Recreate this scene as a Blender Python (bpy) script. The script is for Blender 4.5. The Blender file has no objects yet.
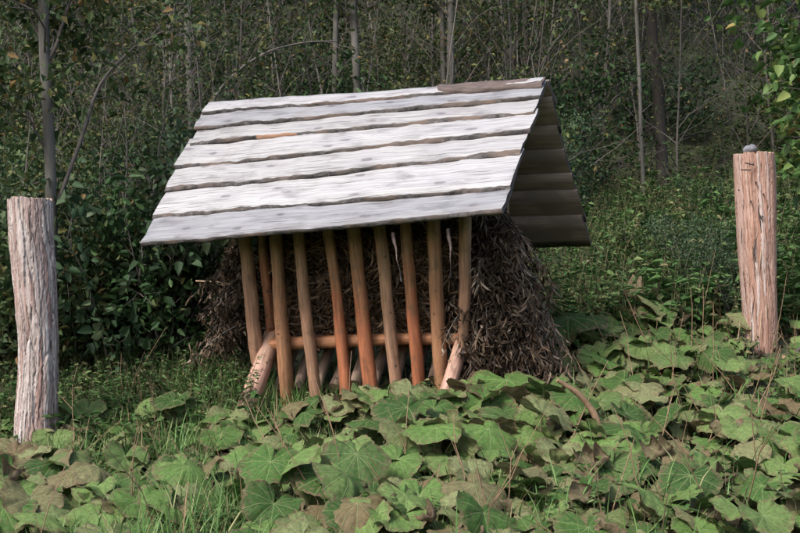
import bpy, math, random
import numpy as np
from mathutils import Vector, Matrix

# ------------------------------------------------------------------ camera, sky, sun, exposure
SC = bpy.context.scene
COL = SC.collection
EYE = np.array([0.0, 0.0, 1.65])
FPX = 1100.0                                    # focal length in photo pixels (800 wide)
PITCH = math.atan(63.5 / FPX)
cam_d = bpy.data.cameras.new('camera'); cam = bpy.data.objects.new('camera', cam_d); COL.objects.link(cam)
cam_d.sensor_width = 36; cam_d.lens = 36 * FPX / 800; cam_d.clip_end = 500; cam_d.clip_start = 0.05
cam.location = EYE; cam.rotation_euler = (math.pi / 2 + PITCH, 0, 0)
SC.camera = cam

SUN_AZ = math.radians(180 + 42)                 # compass bearing of the sun, clockwise from +Y: behind the camera, to the left
SUN_EL = math.radians(48)
world = bpy.data.worlds.new('World'); SC.world = world; world.use_nodes = True
wn = world.node_tree.nodes; wl = world.node_tree.links
sky = wn.new('ShaderNodeTexSky'); sky.sky_type = 'NISHITA'; sky.sun_disc = False
sky.sun_elevation = SUN_EL; sky.sun_rotation = SUN_AZ
sky.air_density = 1.0; sky.dust_density = 4.0; sky.ozone_density = 1.0
wn['Background'].inputs['Strength'].default_value = 0.13
wl.new(sky.outputs[0], wn['Background'].inputs['Color'])
sun_d = bpy.data.lights.new('sun', 'SUN'); sun = bpy.data.objects.new('sun', sun_d); COL.objects.link(sun)
sun_d.energy = 1.8; sun_d.angle = math.radians(9); sun_d.color = (1.0, 0.975, 0.93)
to_sun = Vector((math.sin(SUN_AZ) * math.cos(SUN_EL), math.cos(SUN_AZ) * math.cos(SUN_EL), math.sin(SUN_EL)))
sun.rotation_euler = to_sun.to_track_quat('Z', 'Y').to_euler()
SC.view_settings.view_transform = 'Standard'; SC.view_settings.look = 'None'
SC.view_settings.gamma = 1; SC.view_settings.exposure = 1.2; SC.view_settings.use_curve_mapping = False
SC.render.engine = 'CYCLES'
SC.cycles.max_bounces = 4; SC.cycles.diffuse_bounces = 3; SC.cycles.transmission_bounces = 3
SC.cycles.use_adaptive_sampling = True; SC.cycles.adaptive_threshold = .025
SC.cycles.glossy_bounces = 2; SC.cycles.transparent_max_bounces = 4; SC.cycles.caustics_reflective = False
SC.cycles.caustics_refractive = False

rng = np.random.default_rng(7)
rnd = random.Random(11)

# ------------------------------------------------------------------ pixel -> place
def ray(px, py):
    a = (px - 400) / FPX; b = (266.5 - py) / FPX
    return np.array([a, math.cos(PITCH) - b * math.sin(PITCH), math.sin(PITCH) + b * math.cos(PITCH)])
def P(px, py, depth):
    d = ray(px, py); return EYE + d * (depth / d[1])
def on_plane(px, py, p0, n):
    d = ray(px, py); return EYE + d * (np.dot(p0 - EYE, n) / np.dot(d, n))
def vnoise(x, seed=0):
    """smooth 1-D noise in -1..1"""
    x = np.asarray(x, float); i = np.floor(x).astype(int); f = x - i; f = f * f * (3 - 2 * f)
    h = lambda k: np.modf(np.abs(np.sin(k * 127.1 + seed * 311.7) * 43758.5453))[0] * 2 - 1
    return h(i) * (1 - f) + h(i + 1) * f
def vnoise2(x, y, seed=0):
    x = np.asarray(x, float); y = np.asarray(y, float)
    i = np.floor(x).astype(int); j = np.floor(y).astype(int); f = x - i; g = y - j
    f = f * f * (3 - 2 * f); g = g * g * (3 - 2 * g)
    h = lambda a, b: np.modf(np.abs(np.sin(a * 127.1 + b * 269.5 + seed * 74.7) * 43758.5453))[0] * 2 - 1
    return (h(i, j) * (1 - f) + h(i + 1, j) * f) * (1 - g) + (h(i, j + 1) * (1 - f) + h(i + 1, j + 1) * f) * g

GY = np.array([-60, 0, 5, 10, 17, 21, 60, 90.0])
GZ = np.array([-1.6, -1.65, -1.25, -0.33, 1.50, 3.0, 25.0, 38.0])
def gz(x, y):
    x = np.asarray(x, float); y = np.asarray(y, float)
    base = sum(np.interp(y + o, GY, GZ) for o in (-1.0, -0.5, 0, 0.5, 1.0)) / 5
    lat = 0.08 * 7 * np.tanh(x / 7) * np.clip((y - 1) / 4, 0, 1)
    n = 0.05 * vnoise2(x * .9, y * .9, 3) + 0.12 * vnoise2(x * .23, y * .23, 5)
    n = n * np.clip((y - 2) / 4, 0.2, 1)
    lat = lat - .045 * np.clip(-x - .3, 0, 4) * np.clip((y - 4) / 3, 0, 1) * np.clip((13 - y) / 3, 0, 1)
    dip = -.10 * np.exp(-((x + 1.1) / .9) ** 2 - ((y - 8.2) / .9) ** 2)
    return 1.65 + base + lat + n + dip
def gpt(px, depth, py=330):
    p = P(px, py, depth); return np.array([p[0], p[1], float(gz(p[0], p[1]))])

# ------------------------------------------------------------------ mesh helpers
class MB:
    """collects vertices and faces (arrays) for ONE mesh"""
    def __init__(s): s.v = []; s.f3 = []; s.f4 = []; s.m3 = []; s.m4 = []; s.n = 0; s.r = []; s.uv = []
    def add(s, v, f3=None, f4=None, mat=0, rn=0.0, uv=None):
        v = np.asarray(v, float).reshape(-1, 3)
        if f3 is not None and len(f3):
            f = np.asarray(f3, int) + s.n; s.f3.append(f); s.m3.append(np.full(len(f), mat) if np.isscalar(mat) else np.asarray(mat))
        if f4 is not None and len(f4):
            f = np.asarray(f4, int) + s.n; s.f4.append(f); s.m4.append(np.full(len(f), mat) if np.isscalar(mat) else np.asarray(mat))
        s.v.append(v); s.n += len(v)
        s.r.append(np.full(len(v), rn) if np.isscalar(rn) else np.asarray(rn, float))
        s.uv.append(np.zeros((len(v), 2)) if uv is None else np.asarray(uv, float))
    def mesh(s, name, mats, smooth=False):
        me = bpy.data.meshes.new(name)
        V = np.concatenate(s.v); f3 = np.concatenate(s.f3) if s.f3 else np.zeros((0, 3), int); f4 = np.concatenate(s.f4) if s.f4 else np.zeros((0, 4), int)
        me.vertices.add(len(V)); me.vertices.foreach_set('co', V.astype(np.float32).ravel())
        nl = f3.size + f4.size; me.loops.add(nl)
        me.loops.foreach_set('vertex_index', np.concatenate([f3.ravel(), f4.ravel()]).astype(np.int32))
        me.polygons.add(len(f3) + len(f4))
        ls = np.concatenate([np.arange(len(f3)) * 3, f3.size + np.arange(len(f4)) * 4]).astype(np.int32)
        me.polygons.foreach_set('loop_start', ls)
        mi = np.concatenate((s.m3 or [np.zeros(0)]) + (s.m4 or [np.zeros(0)])).astype(np.int32)
        me.polygons.foreach_set('material_index', mi)
        if smooth: me.polygons.foreach_set('use_smooth', np.ones(len(f3) + len(f4), bool))
        at = me.attributes.new('rnd', 'FLOAT', 'POINT'); at.data.foreach_set('value', np.concatenate(s.r).astype(np.float32))
        at = me.attributes.new('suv', 'FLOAT2', 'POINT'); at.data.foreach_set('vector', np.concatenate(s.uv).astype(np.float32).ravel())
        for m in mats: me.materials.append(m)
        me.update(calc_edges=True); me.validate()
        return me

def link(name, me, parent=None, **props):
    o = bpy.data.objects.new(name, me); COL.objects.link(o)
    if parent is not None:
        o.parent = parent
        o.matrix_parent_inverse = Matrix.Translation(-Vector(parent.location))     # meshes are written in world space, the thing's Empty only moves
    for k, v in props.items(): o[k] = v
    return o
def thing(name, loc, label, category, group=None):
    o = bpy.data.objects.new(name, None); COL.objects.link(o); o.location = [float(c) for c in loc]; o.empty_display_size = .1
    o['label'] = label; o['category'] = category
    if group: o['group'] = group
    return o
def tag(o, label, category, group=None, kind=None):
    o['label'] = label; o['category'] = category
    if group: o['group'] = group
    if kind: o['kind'] = kind
    return o

def frames(pts):
    pts = np.asarray(pts, float); t = np.gradient(pts, axis=0); t /= np.linalg.norm(t, axis=1)[:, None] + 1e-9
    ref = np.array([0.31, 0.95, 0.05]) if abs(t[0, 2]) > .6 else np.array([0.05, 0.1, 1.0])
    b = np.cross(t, ref); b /= np.linalg.norm(b, axis=1)[:, None] + 1e-9
    return t, b, np.cross(b, t)
def tube(mb, pts, rad, sides=6, cap=True, mat=0, rn=0.0, lump=0.0, seed=0, capmat=None):
    pts = np.asarray(pts, float); n = len(pts); rad = np.broadcast_to(np.asarray(rad, float), (n,))
    t, b, c = frames(pts)
    a = np.linspace(0, 2 * np.pi, sides, endpoint=False)
    R = np.repeat(rad[:, None], sides, 1)
    if lump:
        ii = np.arange(n)[:, None]
        R = R * (1 + lump * vnoise2(ii * .6 + seed, a[None] * 1.3 + seed * 3, seed) + lump * .6 * np.cos(a[None] * 2 + seed))
    V = pts[:, None] + R[..., None] * (np.cos(a)[None, :, None] * b[:, None] + np.sin(a)[None, :, None] * c[:, None])
    i = np.arange(n - 1)[:, None] * sides; j = np.arange(sides)[None]; j2 = (j + 1) % sides
    f4 = np.stack([i + j, i + j2, i + sides + j2, i + sides + j], -1).reshape(-1, 4)
    L = np.concatenate([[0], np.cumsum(np.linalg.norm(np.diff(pts, axis=0), axis=1))])
    uv = np.stack([np.repeat(L[:, None], sides, 1), np.repeat(a[None] * float(rad.mean()), n, 0)], -1).reshape(-1, 2)
    mb.add(V.reshape(-1, 3), None, f4, mat, rn, uv)
    if cap:
        for k, flip in ((0, 1), (n - 1, 0)):
            ring = V[k]; cpt = ring.mean(0); vv = np.vstack([ring, cpt[None]])
            f3 = np.stack([np.arange(sides), (np.arange(sides) + 1) % sides, np.full(sides, sides)], -1)
            if flip: f3 = f3[:, ::-1]
            mb.add(vv, f3, None, mat if capmat is None else capmat, rn)

def norm(v): return v / (np.linalg.norm(v, axis=-1, keepdims=True) + 1e-9)
def leaves(mb, c, ax, nr, L, W, mat=0, fold=.25, droop=.15, quad=False, rn=None):
    """a cloud of single leaves: base c, axis ax, normal nr; 4 triangles each (2 when quad)"""
    n = len(c); ax = norm(np.asarray(ax, float)); b = norm(np.cross(nr, ax)); nn = np.cross(ax, b)
    L = np.broadcast_to(L, (n,))[:, None]; W = np.broadcast_to(W, (n,))[:, None]
    r = rng.random(n) if rn is None else rn
    tip = c + ax * L - nn * L * droop
    if quad:
        l = c + ax * L * .45 + b * W * .5 + nn * W * fold; q = c + ax * L * .45 - b * W * .5 + nn * W * fold
        V = np.stack([c, q, tip, l], 1); k = np.arange(n)[:, None] * 4
        F = np.concatenate([k + [0, 1, 2], k + [0, 2, 3]]); m = 4
    else:
        l1 = c + ax * L * .28 + b * W * .46 + nn * W * fold; q1 = c + ax * L * .28 - b * W * .46 + nn * W * fold
        l2 = c + ax * L * .66 + b * W * .38 + nn * (W * fold * .8 - L * droop * .4); q2 = c + ax * L * .66 - b * W * .38 + nn * (W * fold * .8 - L * droop * .4)
        V = np.stack([c, q1, q2, tip, l2, l1], 1); k = np.arange(n)[:, None] * 6
        F = np.concatenate([k + [0, 1, 2], k + [0, 2, 3], k + [0, 3, 4], k + [0, 4, 5]]); m = 6
    mb.add(V.reshape(-1, 3), F, None, mat, np.repeat(r, m))
def rdir(n, up=0.0, spread=1.0):
    v = rng.normal(size=(n, 3)); v = norm(v) * spread; v[:, 2] += up
    return norm(v)

# ------------------------------------------------------------------ materials
def nmat(name):
    m = bpy.data.materials.new(name); m.use_nodes = True
    nt = m.node_tree; return m, nt.nodes, nt.links, nt.nodes['Principled BSDF']
def N(nodes, typ, **kw):
    n = nodes.new(typ)
    for k, v in kw.items():
        if k in n.inputs: n.inputs[k].default_value = v
        else: setattr(n, k, v)
    return n
def ramp(nodes, stops):
    r = nodes.new('ShaderNodeValToRGB'); e = r.color_ramp.elements
    while len(e) < len(stops): e.new(.5)
    for i, (p, c) in enumerate(stops): e[i].position = p; e[i].color = (*c, 1)
    return r
def mixc(nodes, links, fac, a, b, mode='MIX'):
    m = nodes.new('ShaderNodeMix'); m.data_type = 'RGBA'; m.blend_type = mode
    for sock, v in ((m.inputs[0], fac), (m.inputs[6], a), (m.inputs[7], b)):
        if hasattr(v, 'is_linked') or isinstance(v, bpy.types.NodeSocket): links.new(v, sock)
        elif isinstance(v, (int, float)): sock.default_value = v
        else: sock.default_value = (*v, 1)
    return m.outputs[2]
def bump(nodes, links, height, bsdf, strength=.4, dist=.01):
    b = N(nodes, 'ShaderNodeBump', Strength=strength, Distance=dist); links.new(height, b.inputs['Height']); links.new(b.outputs[0], bsdf.inputs['Normal'])

def leaf_mat(name, stops, transl=.25, rough=.55, mottled=None, objrand=False):
    m, n, l, b = nmat(name)
    at = N(n, 'ShaderNodeAttribute', attribute_name='rnd')
    fac = at.outputs['Fac']
    if objrand:
        oi = n.new('ShaderNodeObjectInfo'); ad = N(n, 'ShaderNodeMath', operation='ADD'); l.new(fac, ad.inputs[0]); l.new(oi.outputs['Random'], ad.inputs[1])
        fr = N(n, 'ShaderNodeMath', operation='FRACT'); l.new(ad.outputs[0], fr.inputs[0]); fac = fr.outputs[0]
    r = ramp(n, stops); l.new(fac, r.inputs[0]); col = r.outputs[0]
    if mottled:
        tc = n.new('ShaderNodeTexCoord'); nz = N(n, 'ShaderNodeTexNoise', Scale=mottled[1], Detail=4.0); l.new(tc.outputs['Object'], nz.inputs['Vector'])
        rr = ramp(n, [(.5, (0, 0, 0)), (.68, (1, 1, 1))]); l.new(nz.outputs[0], rr.inputs[0])
        col = mixc(n, l, rr.outputs[0], col, mottled[0])
    l.new(col, b.inputs['Base Color']); b.inputs['Roughness'].default_value = rough; b.inputs['Specular IOR Level'].default_value = .16
    if transl:
        t = n.new('ShaderNodeBsdfTranslucent'); l.new(col, t.inputs['Color'])
        mx = N(n, 'ShaderNodeMixShader', Fac=transl); l.new(b.outputs[0], mx.inputs[1]); l.new(t.outputs[0], mx.inputs[2])
        l.new(mx.outputs[0], n['Material Output'].inputs['Surface'])
    return m

def wood_top():
    m, n, l, b = nmat('weathered_board')
    at = N(n, 'ShaderNodeAttribute', attribute_name='suv'); oi = n.new('ShaderNodeObjectInfo')
    mp = n.new('ShaderNodeMapping'); l.new(at.outputs['Vector'], mp.inputs['Vector'])
    cb = n.new('ShaderNodeCombineXYZ'); mu = N(n, 'ShaderNodeMath', operation='MULTIPLY'); mu.inputs[1].default_value = 37.0; l.new(oi.outputs['Random'], mu.inputs[0]); l.new(mu.outputs[0], cb.inputs[0]); l.new(mu.outputs[0], cb.inputs[1]); l.new(cb.outputs[0], mp.inputs['Location'])
    mp2 = n.new('ShaderNodeMapping'); mp2.inputs['Scale'].default_value = (1.6, 75, 1); l.new(mp.outputs[0], mp2.inputs['Vector'])
    # knots: bend the grain around voronoi cells
    mk = n.new('ShaderNodeMapping'); mk.inputs['Scale'].default_value = (1.5, 4.2, 1); l.new(mp.outputs[0], mk.inputs['Vector'])
    vo = N(n, 'ShaderNodeTexVoronoi', Scale=1.0); vo.voronoi_dimensions = '2D'; l.new(mk.outputs[0], vo.inputs['Vector'])
    nk = N(n, 'ShaderNodeTexNoise', Scale=14.0, Detail=3.0); l.new(mp.outputs[0], nk.inputs['Vector'])
    vd = N(n, 'ShaderNodeMath', operation='MULTIPLY_ADD'); vd.inputs[1].default_value = .16; l.new(nk.outputs[0], vd.inputs[0]); l.new(vo.outputs['Distance'], vd.inputs[2])
    kn = ramp(n, [(.125, (1, 1, 1)), (.165, (0, 0, 0))]); l.new(vd.outputs[0], kn.inputs[0])
    halo = ramp(n, [(.05, (1, 1, 1)), (.28, (0, 0, 0))]); l.new(vo.outputs['Distance'], halo.inputs[0])
    g = N(n, 'ShaderNodeTexNoise', Scale=1.0, Detail=8.0, Roughness=.72, Distortion=.05); l.new(mp2.outputs[0], g.inputs['Vector'])
    mp3 = n.new('ShaderNodeMapping'); mp3.inputs['Scale'].default_value = (3.0, 9, 1); l.new(mp.outputs[0], mp3.inputs['Vector'])
    g2 = N(n, 'ShaderNodeTexNoise', Scale=1.0, Detail=5.0, Roughness=.6); l.new(mp3.outputs[0], g2.inputs['Vector'])
    base = ramp(n, [(.30, (.105, .106, .114)), (.44, (.205, .207, .222)), (.56, (.275, .278, .294)), (.72, (.335, .337, .352))]); l.new(g.outputs[0], base.inputs[0])
    st = ramp(n, [(.52, (0, 0, 0)), (.70, (1, 1, 1))]); l.new(g2.outputs[0], st.inputs[0])
    c = mixc(n, l, st.outputs[0], base.outputs[0], (.13, .13, .142))
    mp4 = n.new('ShaderNodeMapping'); mp4.inputs['Scale'].default_value = (2.0, 70, 1); l.new(mp.outputs[0], mp4.inputs['Vector'])
    g4 = N(n, 'ShaderNodeTexNoise', Scale=1.0, Detail=3.0, Distortion=.3); l.new(mp4.outputs[0], g4.inputs['Vector'])
    ck = ramp(n, [(.33, (1, 1, 1)), (.40, (0, 0, 0))]); l.new(g4.outputs[0], ck.inputs[0]); c = mixc(n, l, ck.outputs[0], c, (.075, .072, .075))
    f1 = N(n, 'ShaderNodeMath', operation='MULTIPLY'); f1.inputs[1].default_value = .38; l.new(halo.outputs[0], f1.inputs[0])
    c = mixc(n, l, f1.outputs[0], c, (.15, .145, .17))
    f2 = N(n, 'ShaderNodeMath', operation='MULTIPLY'); f2.inputs[1].default_value = .75; l.new(kn.outputs[0], f2.inputs[0])
    c = mixc(n, l, f2.outputs[0], c, (.08, .075, .085))
    pb = ramp(n, [(0, (.72, .73, .76)), (.5, (.99, .97, .94)), (1, (1.2, 1.18, 1.15))]); m2 = N(n, 'ShaderNodeMath', operation='FRACT'); l.new(mu.outputs[0], m2.inputs[0]); l.new(m2.outputs[0], pb.inputs[0]); c = mixc(n, l, 1.0, c, pb.outputs[0], 'MULTIPLY')
    wn_ = N(n, 'ShaderNodeTexNoise', Scale=2.2, Detail=6.0, Roughness=.7); l.new(mp.outputs[0], wn_.inputs['Vector']); wr_ = ramp(n, [(.55, (0, 0, 0)), (.70, (.5, .5, .5))]); l.new(wn_.outputs[0], wr_.inputs[0]); c = mixc(n, l, wr_.outputs[0], c, (.145, .135, .135))
    l.new(c, b.inputs['Base Color']); b.inputs['Roughness'].default_value = .62; b.inputs['Specular IOR Level'].default_value = .4
    bump(n, l, g.outputs[0], b, .2, .003)
    return m
def wood_generic(name, stops, sx=2, sy=22, stain=None, stainscale=3.0, rough=.75, bs=.5):
    m, n, l, b = nmat(name)
    at = N(n, 'ShaderNodeAttribute', attribute_name='suv'); oi = n.new('ShaderNodeObjectInfo')
    cb = n.new('ShaderNodeCombineXYZ'); mu = N(n, 'ShaderNodeMath', operation='MULTIPLY'); mu.inputs[1].default_value = 51.0
    l.new(oi.outputs['Random'], mu.inputs[0]); l.new(mu.outputs[0], cb.inputs[0]); l.new(mu.outputs[0], cb.inputs[1])
    mp = n.new('ShaderNodeMapping'); l.new(at.outputs['Vector'], mp.inputs['Vector']); l.new(cb.outputs[0], mp.inputs['Location'])
    mp2 = n.new('ShaderNodeMapping'); mp2.inputs['Scale'].default_value = (sx, sy, 1); l.new(mp.outputs[0], mp2.inputs['Vector'])
    g = N(n, 'ShaderNodeTexNoise', Scale=1.0, Detail=6.0, Roughness=.65, Distortion=.5); l.new(mp2.outputs[0], g.inputs['Vector'])
    r = ramp(n, stops); l.new(g.outputs[0], r.inputs[0]); c = r.outputs[0]
    if stain:
        g2 = N(n, 'ShaderNodeTexNoise', Scale=stainscale, Detail=4.0); l.new(mp.outputs[0], g2.inputs['Vector'])
        s = ramp(n, [(.48, (0, 0, 0)), (.62, (1, 1, 1))]); l.new(g2.outputs[0], s.inputs[0]); c = mixc(n, l, s.outputs[0], c, stain)
    l.new(c, b.inputs['Base Color']); b.inputs['Roughness'].default_value = rough; b.inputs['Specular IOR Level'].default_value = .3
    bump(n, l, g.outputs[0], b, bs, .006)
    return m
def slat_wood():
    """peeled spruce pole: orange-brown where fresh, grey or mossy ochre where old; object colour gives the tone of each pole"""
    m, n, l, b = nmat('peeled_pole')
    at = N(n, 'ShaderNodeAttribute', attribute_name='suv'); ta = N(n, 'ShaderNodeAttribute', attribute_name='rnd'); oi = n.new('ShaderNodeObjectInfo')
    cb = n.new('ShaderNodeCombineXYZ'); mu = N(n, 'ShaderNodeMath', operation='MULTIPLY'); mu.inputs[1].default_value = 23.0
    l.new(oi.outputs['Random'], mu.inputs[0]); l.new(mu.outputs[0], cb.inputs[0]); l.new(mu.outputs[0], cb.inputs[1])
    mp = n.new('ShaderNodeMapping'); l.new(at.outputs['Vector'], mp.inputs['Vector']); l.new(cb.outputs[0], mp.inputs['Location'])
    mp2 = n.new('ShaderNodeMapping'); mp2.inputs['Scale'].default_value = (3, 40, 1); l.new(mp.outputs[0], mp2.inputs['Vector'])
    g = N(n, 'ShaderNodeTexNoise', Scale=1.0, Detail=6.0, Roughness=.7, Distortion=.6); l.new(mp2.outputs[0], g.inputs['Vector'])
    g2 = N(n, 'ShaderNodeTexNoise', Scale=7.0, Detail=5.0, Roughness=.6); l.new(mp.outputs[0], g2.inputs['Vector'])
    r = ramp(n, [(.3, (.45, .45, .47)), (.7, (1.45, 1.4, 1.35))]); l.new(g.outputs[0], r.inputs[0])
    # mossy upper end (rnd runs 0 at the foot to 1 at the top)
    ad = N(n, 'ShaderNodeMath', operation='MULTIPLY_ADD'); ad.inputs[1].default_value = .9; ad.inputs[2].default_value = -.45; l.new(g2.outputs[0], ad.inputs[0])
    s = N(n, 'ShaderNodeMath', operation='ADD'); l.new(ta.outputs['Fac'], s.inputs[0]); l.new(ad.outputs[0], s.inputs[1])
    mr = ramp(n, [(.45, (0, 0, 0)), (.85, (1, 1, 1))]); l.new(s.outputs[0], mr.inputs[0])
    c = mixc(n, l, mr.outputs[0], oi.outputs['Color'], (.205, .14, .07))
    pt = ramp(n, [(.56, (0, 0, 0)), (.66, (1, 1, 1))]); l.new(g2.outputs[0], pt.inputs[0])
    f = N(n, 'ShaderNodeMath', operation='MULTIPLY'); f.inputs[1].default_value = .55; l.new(pt.outputs[0], f.inputs[0])
    c = mixc(n, l, f.outputs[0], c, (.13, .07, .042))
    c = mixc(n, l, 1.0, c, r.outputs[0], 'MULTIPLY')
    vo = N(n, 'ShaderNodeTexVoronoi', Scale=9.0); l.new(mp.outputs[0], vo.inputs['Vector'])
    kn = ramp(n, [(.06, (1, 1, 1)), (.13, (0, 0, 0))]); l.new(vo.outputs['Distance'], kn.inputs[0])
    c = mixc(n, l, kn.outputs[0], c, (.07, .045, .03))
    l.new(c, b.inputs['Base Color']); b.inputs['Roughness'].default_value = .6; b.inputs['Specular IOR Level'].default_value = .35
    bump(n, l, g.outputs[0], b, .6, .006)
    return m
def post_mat(name, a, bcol, ccol, crack, flake):
    m, n, l, b = nmat(name)
    at = N(n, 'ShaderNodeAttribute', attribute_name='suv')
    mp = n.new('ShaderNodeMapping'); mp.inputs['Scale'].default_value = (2.2, 24, 1); l.new(at.outputs['Vector'], mp.inputs['Vector'])
    g = N(n, 'ShaderNodeTexNoise', Scale=1.0, Detail=7.0, Roughness=.68, Distortion=.7); l.new(mp.outputs[0], g.inputs['Vector'])
    r = ramp(n, [(.3, a), (.5, bcol), (.68, ccol)]); l.new(g.outputs[0], r.inputs[0])
    tone = N(n, 'ShaderNodeAttribute', attribute_name='rnd')            # a tone of its own for every bark plate
    c = mixc(n, l, tone.outputs['Fac'], r.outputs[0], flake)
    mp2 = n.new('ShaderNodeMapping'); mp2.inputs['Scale'].default_value = (3.5, 55, 1); l.new(at.outputs['Vector'], mp2.inputs['Vector'])
    g2 = N(n, 'ShaderNodeTexNoise', Scale=1.0, Detail=4.0, Distortion=1.0); l.new(mp2.outputs[0], g2.inputs['Vector'])
    cr = ramp(n, [(.35, (1, 1, 1)), (.41, (0, 0, 0))]); l.new(g2.outputs[0], cr.inputs[0])
    c = mixc(n, l, cr.outputs[0], c, crack)
    l.new(c, b.inputs['Base Color']); b.inputs['Roughness'].default_value = .8; b.inputs['Specular IOR Level'].default_value = .25
    bump(n, l, g2.outputs[0], b, .6, .012)
    return m
def plain(name, col, rough=.8, nscale=12, var=.35, coord='Object', stretch=(1, 1, 1)):
    m, n, l, b = nmat(name)
    tc = n.new('ShaderNodeTexCoord'); mp = n.new('ShaderNodeMapping'); mp.inputs['Scale'].default_value = stretch; l.new(tc.outputs[coord], mp.inputs['Vector'])
    g = N(n, 'ShaderNodeTexNoise', Scale=nscale, Detail=6.0, Roughness=.65); l.new(mp.outputs[0], g.inputs['Vector'])
    r = ramp(n, [(.3, tuple(c * (1 - var) for c in col)), (.7, tuple(min(1, c * (1 + var)) for c in col))]); l.new(g.outputs[0], r.inputs[0])
    l.new(r.outputs[0], b.inputs['Base Color']); b.inputs['Roughness'].default_value = rough; b.inputs['Specular IOR Level'].default_value = .25
    bump(n, l, g.outputs[0], b, .5, .01)
    return m
def butterbur_mat(name, stops, mott, mott_lo=.55):
    m, n, l, b = nmat(name)
    oi = n.new('ShaderNodeObjectInfo'); r = ramp(n, stops); l.new(oi.outputs['Random'], r.inputs[0])
    at = N(n, 'ShaderNodeAttribute', attribute_name='suv'); sp = n.new('ShaderNodeSeparateXYZ'); l.new(at.outputs['Vector'], sp.inputs[0])
    tc = n.new('ShaderNodeTexCoord'); nz = N(n, 'ShaderNodeTexNoise', Scale=9.0, Detail=5.0, Roughness=.7)
    mp = n.new('ShaderNodeMapping'); cb = n.new('ShaderNodeCombineXYZ'); mu = N(n, 'ShaderNodeMath', operation='MULTIPLY'); mu.inputs[1].default_value = 40.0
    l.new(oi.outputs['Random'], mu.inputs[0]); l.new(mu.outputs[0], cb.inputs[0]); l.new(cb.outputs[0], mp.inputs['Location']); l.new(tc.outputs['Object'], mp.inputs['Vector']); l.new(mp.outputs[0], nz.inputs['Vector'])
    # browning: grows from the margin, more on some leaves than on others
    ed = N(n, 'ShaderNodeMath', operation='POWER'); ed.inputs[1].default_value = 6.0; l.new(sp.outputs[0], ed.inputs[0])
    e2 = N(n, 'ShaderNodeMath', operation='MULTIPLY_ADD'); e2.inputs[1].default_value = .16; l.new(ed.outputs[0], e2.inputs[0]); l.new(nz.outputs[0], e2.inputs[2])
    br = ramp(n, [(mott_lo, (0, 0, 0)), (mott_lo + .14, (1, 1, 1))]); l.new(e2.outputs[0], br.inputs[0])
    c = mixc(n, l, br.outputs[0], r.outputs[0], mott)
    nz2 = N(n, 'ShaderNodeTexNoise', Scale=7.0, Detail=7.0, Roughness=.72); l.new(mp.outputs[0], nz2.inputs['Vector'])
    sh = ramp(n, [(.3, (.5, .55, .5)), (.7, (1.4, 1.35, 1.4))]); l.new(nz2.outputs[0], sh.inputs[0]); c = mixc(n, l, 1.0, c, sh.outputs[0], 'MULTIPLY')
    # veins: rays from the stalk, paler
    vm = N(n, 'ShaderNodeMath', operation='PINGPONG'); vm.inputs[1].default_value = .5
    v1 = N(n, 'ShaderNodeMath', operation='MULTIPLY'); v1.inputs[1].default_value = 11.0; l.new(sp.outputs[1], v1.inputs[0]); l.new(v1.outputs[0], vm.inputs[0])
    vs = N(n, 'ShaderNodeMath', operation='MULTIPLY'); l.new(vm.outputs[0], vs.inputs[0]); l.new(sp.outputs[0], vs.inputs[1])
    vr = ramp(n, [(.012, (1, 1, 1)), (.03, (0, 0, 0))]); l.new(vs.outputs[0], vr.inputs[0])
    f = N(n, 'ShaderNodeMath', operation='MULTIPLY'); f.inputs[1].default_value = .45; l.new(vr.outputs[0], f.inputs[0])
    c = mixc(n, l, f.outputs[0], c, (.24, .29, .13))
    l.new(c, b.inputs['Base Color']); b.inputs['Roughness'].default_value = .6; b.inputs['Specular IOR Level'].default_value = .14
    hb = N(n, 'ShaderNodeMath', operation='ADD'); l.new(nz2.outputs[0], hb.inputs[0]); l.new(vr.outputs[0], hb.inputs[1])
    bump(n, l, hb.outputs[0], b, .5, .01)
    t = n.new('ShaderNodeBsdfTranslucent'); l.new(c, t.inputs['Color']); mx = N(n, 'ShaderNodeMixShader', Fac=.2)
    l.new(b.outputs[0], mx.inputs[1]); l.new(t.outputs[0], mx.inputs[2]); l.new(mx.outputs[0], n['Material Output'].inputs['Surface'])
    return m

M = {}
M['board'] = wood_top()
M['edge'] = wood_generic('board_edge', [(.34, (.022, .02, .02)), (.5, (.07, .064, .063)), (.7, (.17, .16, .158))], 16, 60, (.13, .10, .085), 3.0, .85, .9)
M['under'] = wood_generic('board_underside', [(.3, (.16, .125, .10)), (.6, (.33, .265, .21)), (.75, (.42, .36, .30))], 1.5, 24, (.19, .155, .125), 2.0)
M['bark_strip'] = wood_generic('bark', [(.3, (.045, .034, .03)), (.55, (.10, .075, .068)), (.75, (.17, .135, .125))], 6, 30)
M['fresh'] = wood_generic('torn_wood', [(.3, (.17, .09, .055)), (.6, (.27, .155, .10)), (.75, (.30, .215, .16))], 4, 50)
M['slat'] = slat_wood()
M['cut'] = wood_generic('cut_end', [(.3, (.26, .17, .11)), (.7, (.42, .31, .23))], 20, 20)
M['post_left'] = post_mat('scaly_bark', (.21, .155, .135), (.37, .315, .295), (.52, .49, .48), (.05, .035, .03), (.24, .14, .115))
M['post_right'] = post_mat('peeled_trunk', (.21, .105, .07), (.31, .18, .135), (.42, .32, .275), (.08, .045, .035), (.46, .39, .37))
M['iron'] = plain('rusty_iron', (.03, .026, .025), .7, 60)
M['stone'] = plain('grey_stone', (.13, .135, .15), .9, 30)
M['hay'] = leaf_mat('dry_fodder', [(0, (.026, .017, .011)), (.45, (.075, .05, .033)), (.8, (.14, .10, .07)), (1, (.27, .215, .165))], .1, .7)
M['haycore'] = plain('fodder_core', (.022, .016, .012), .95, 25)
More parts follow.
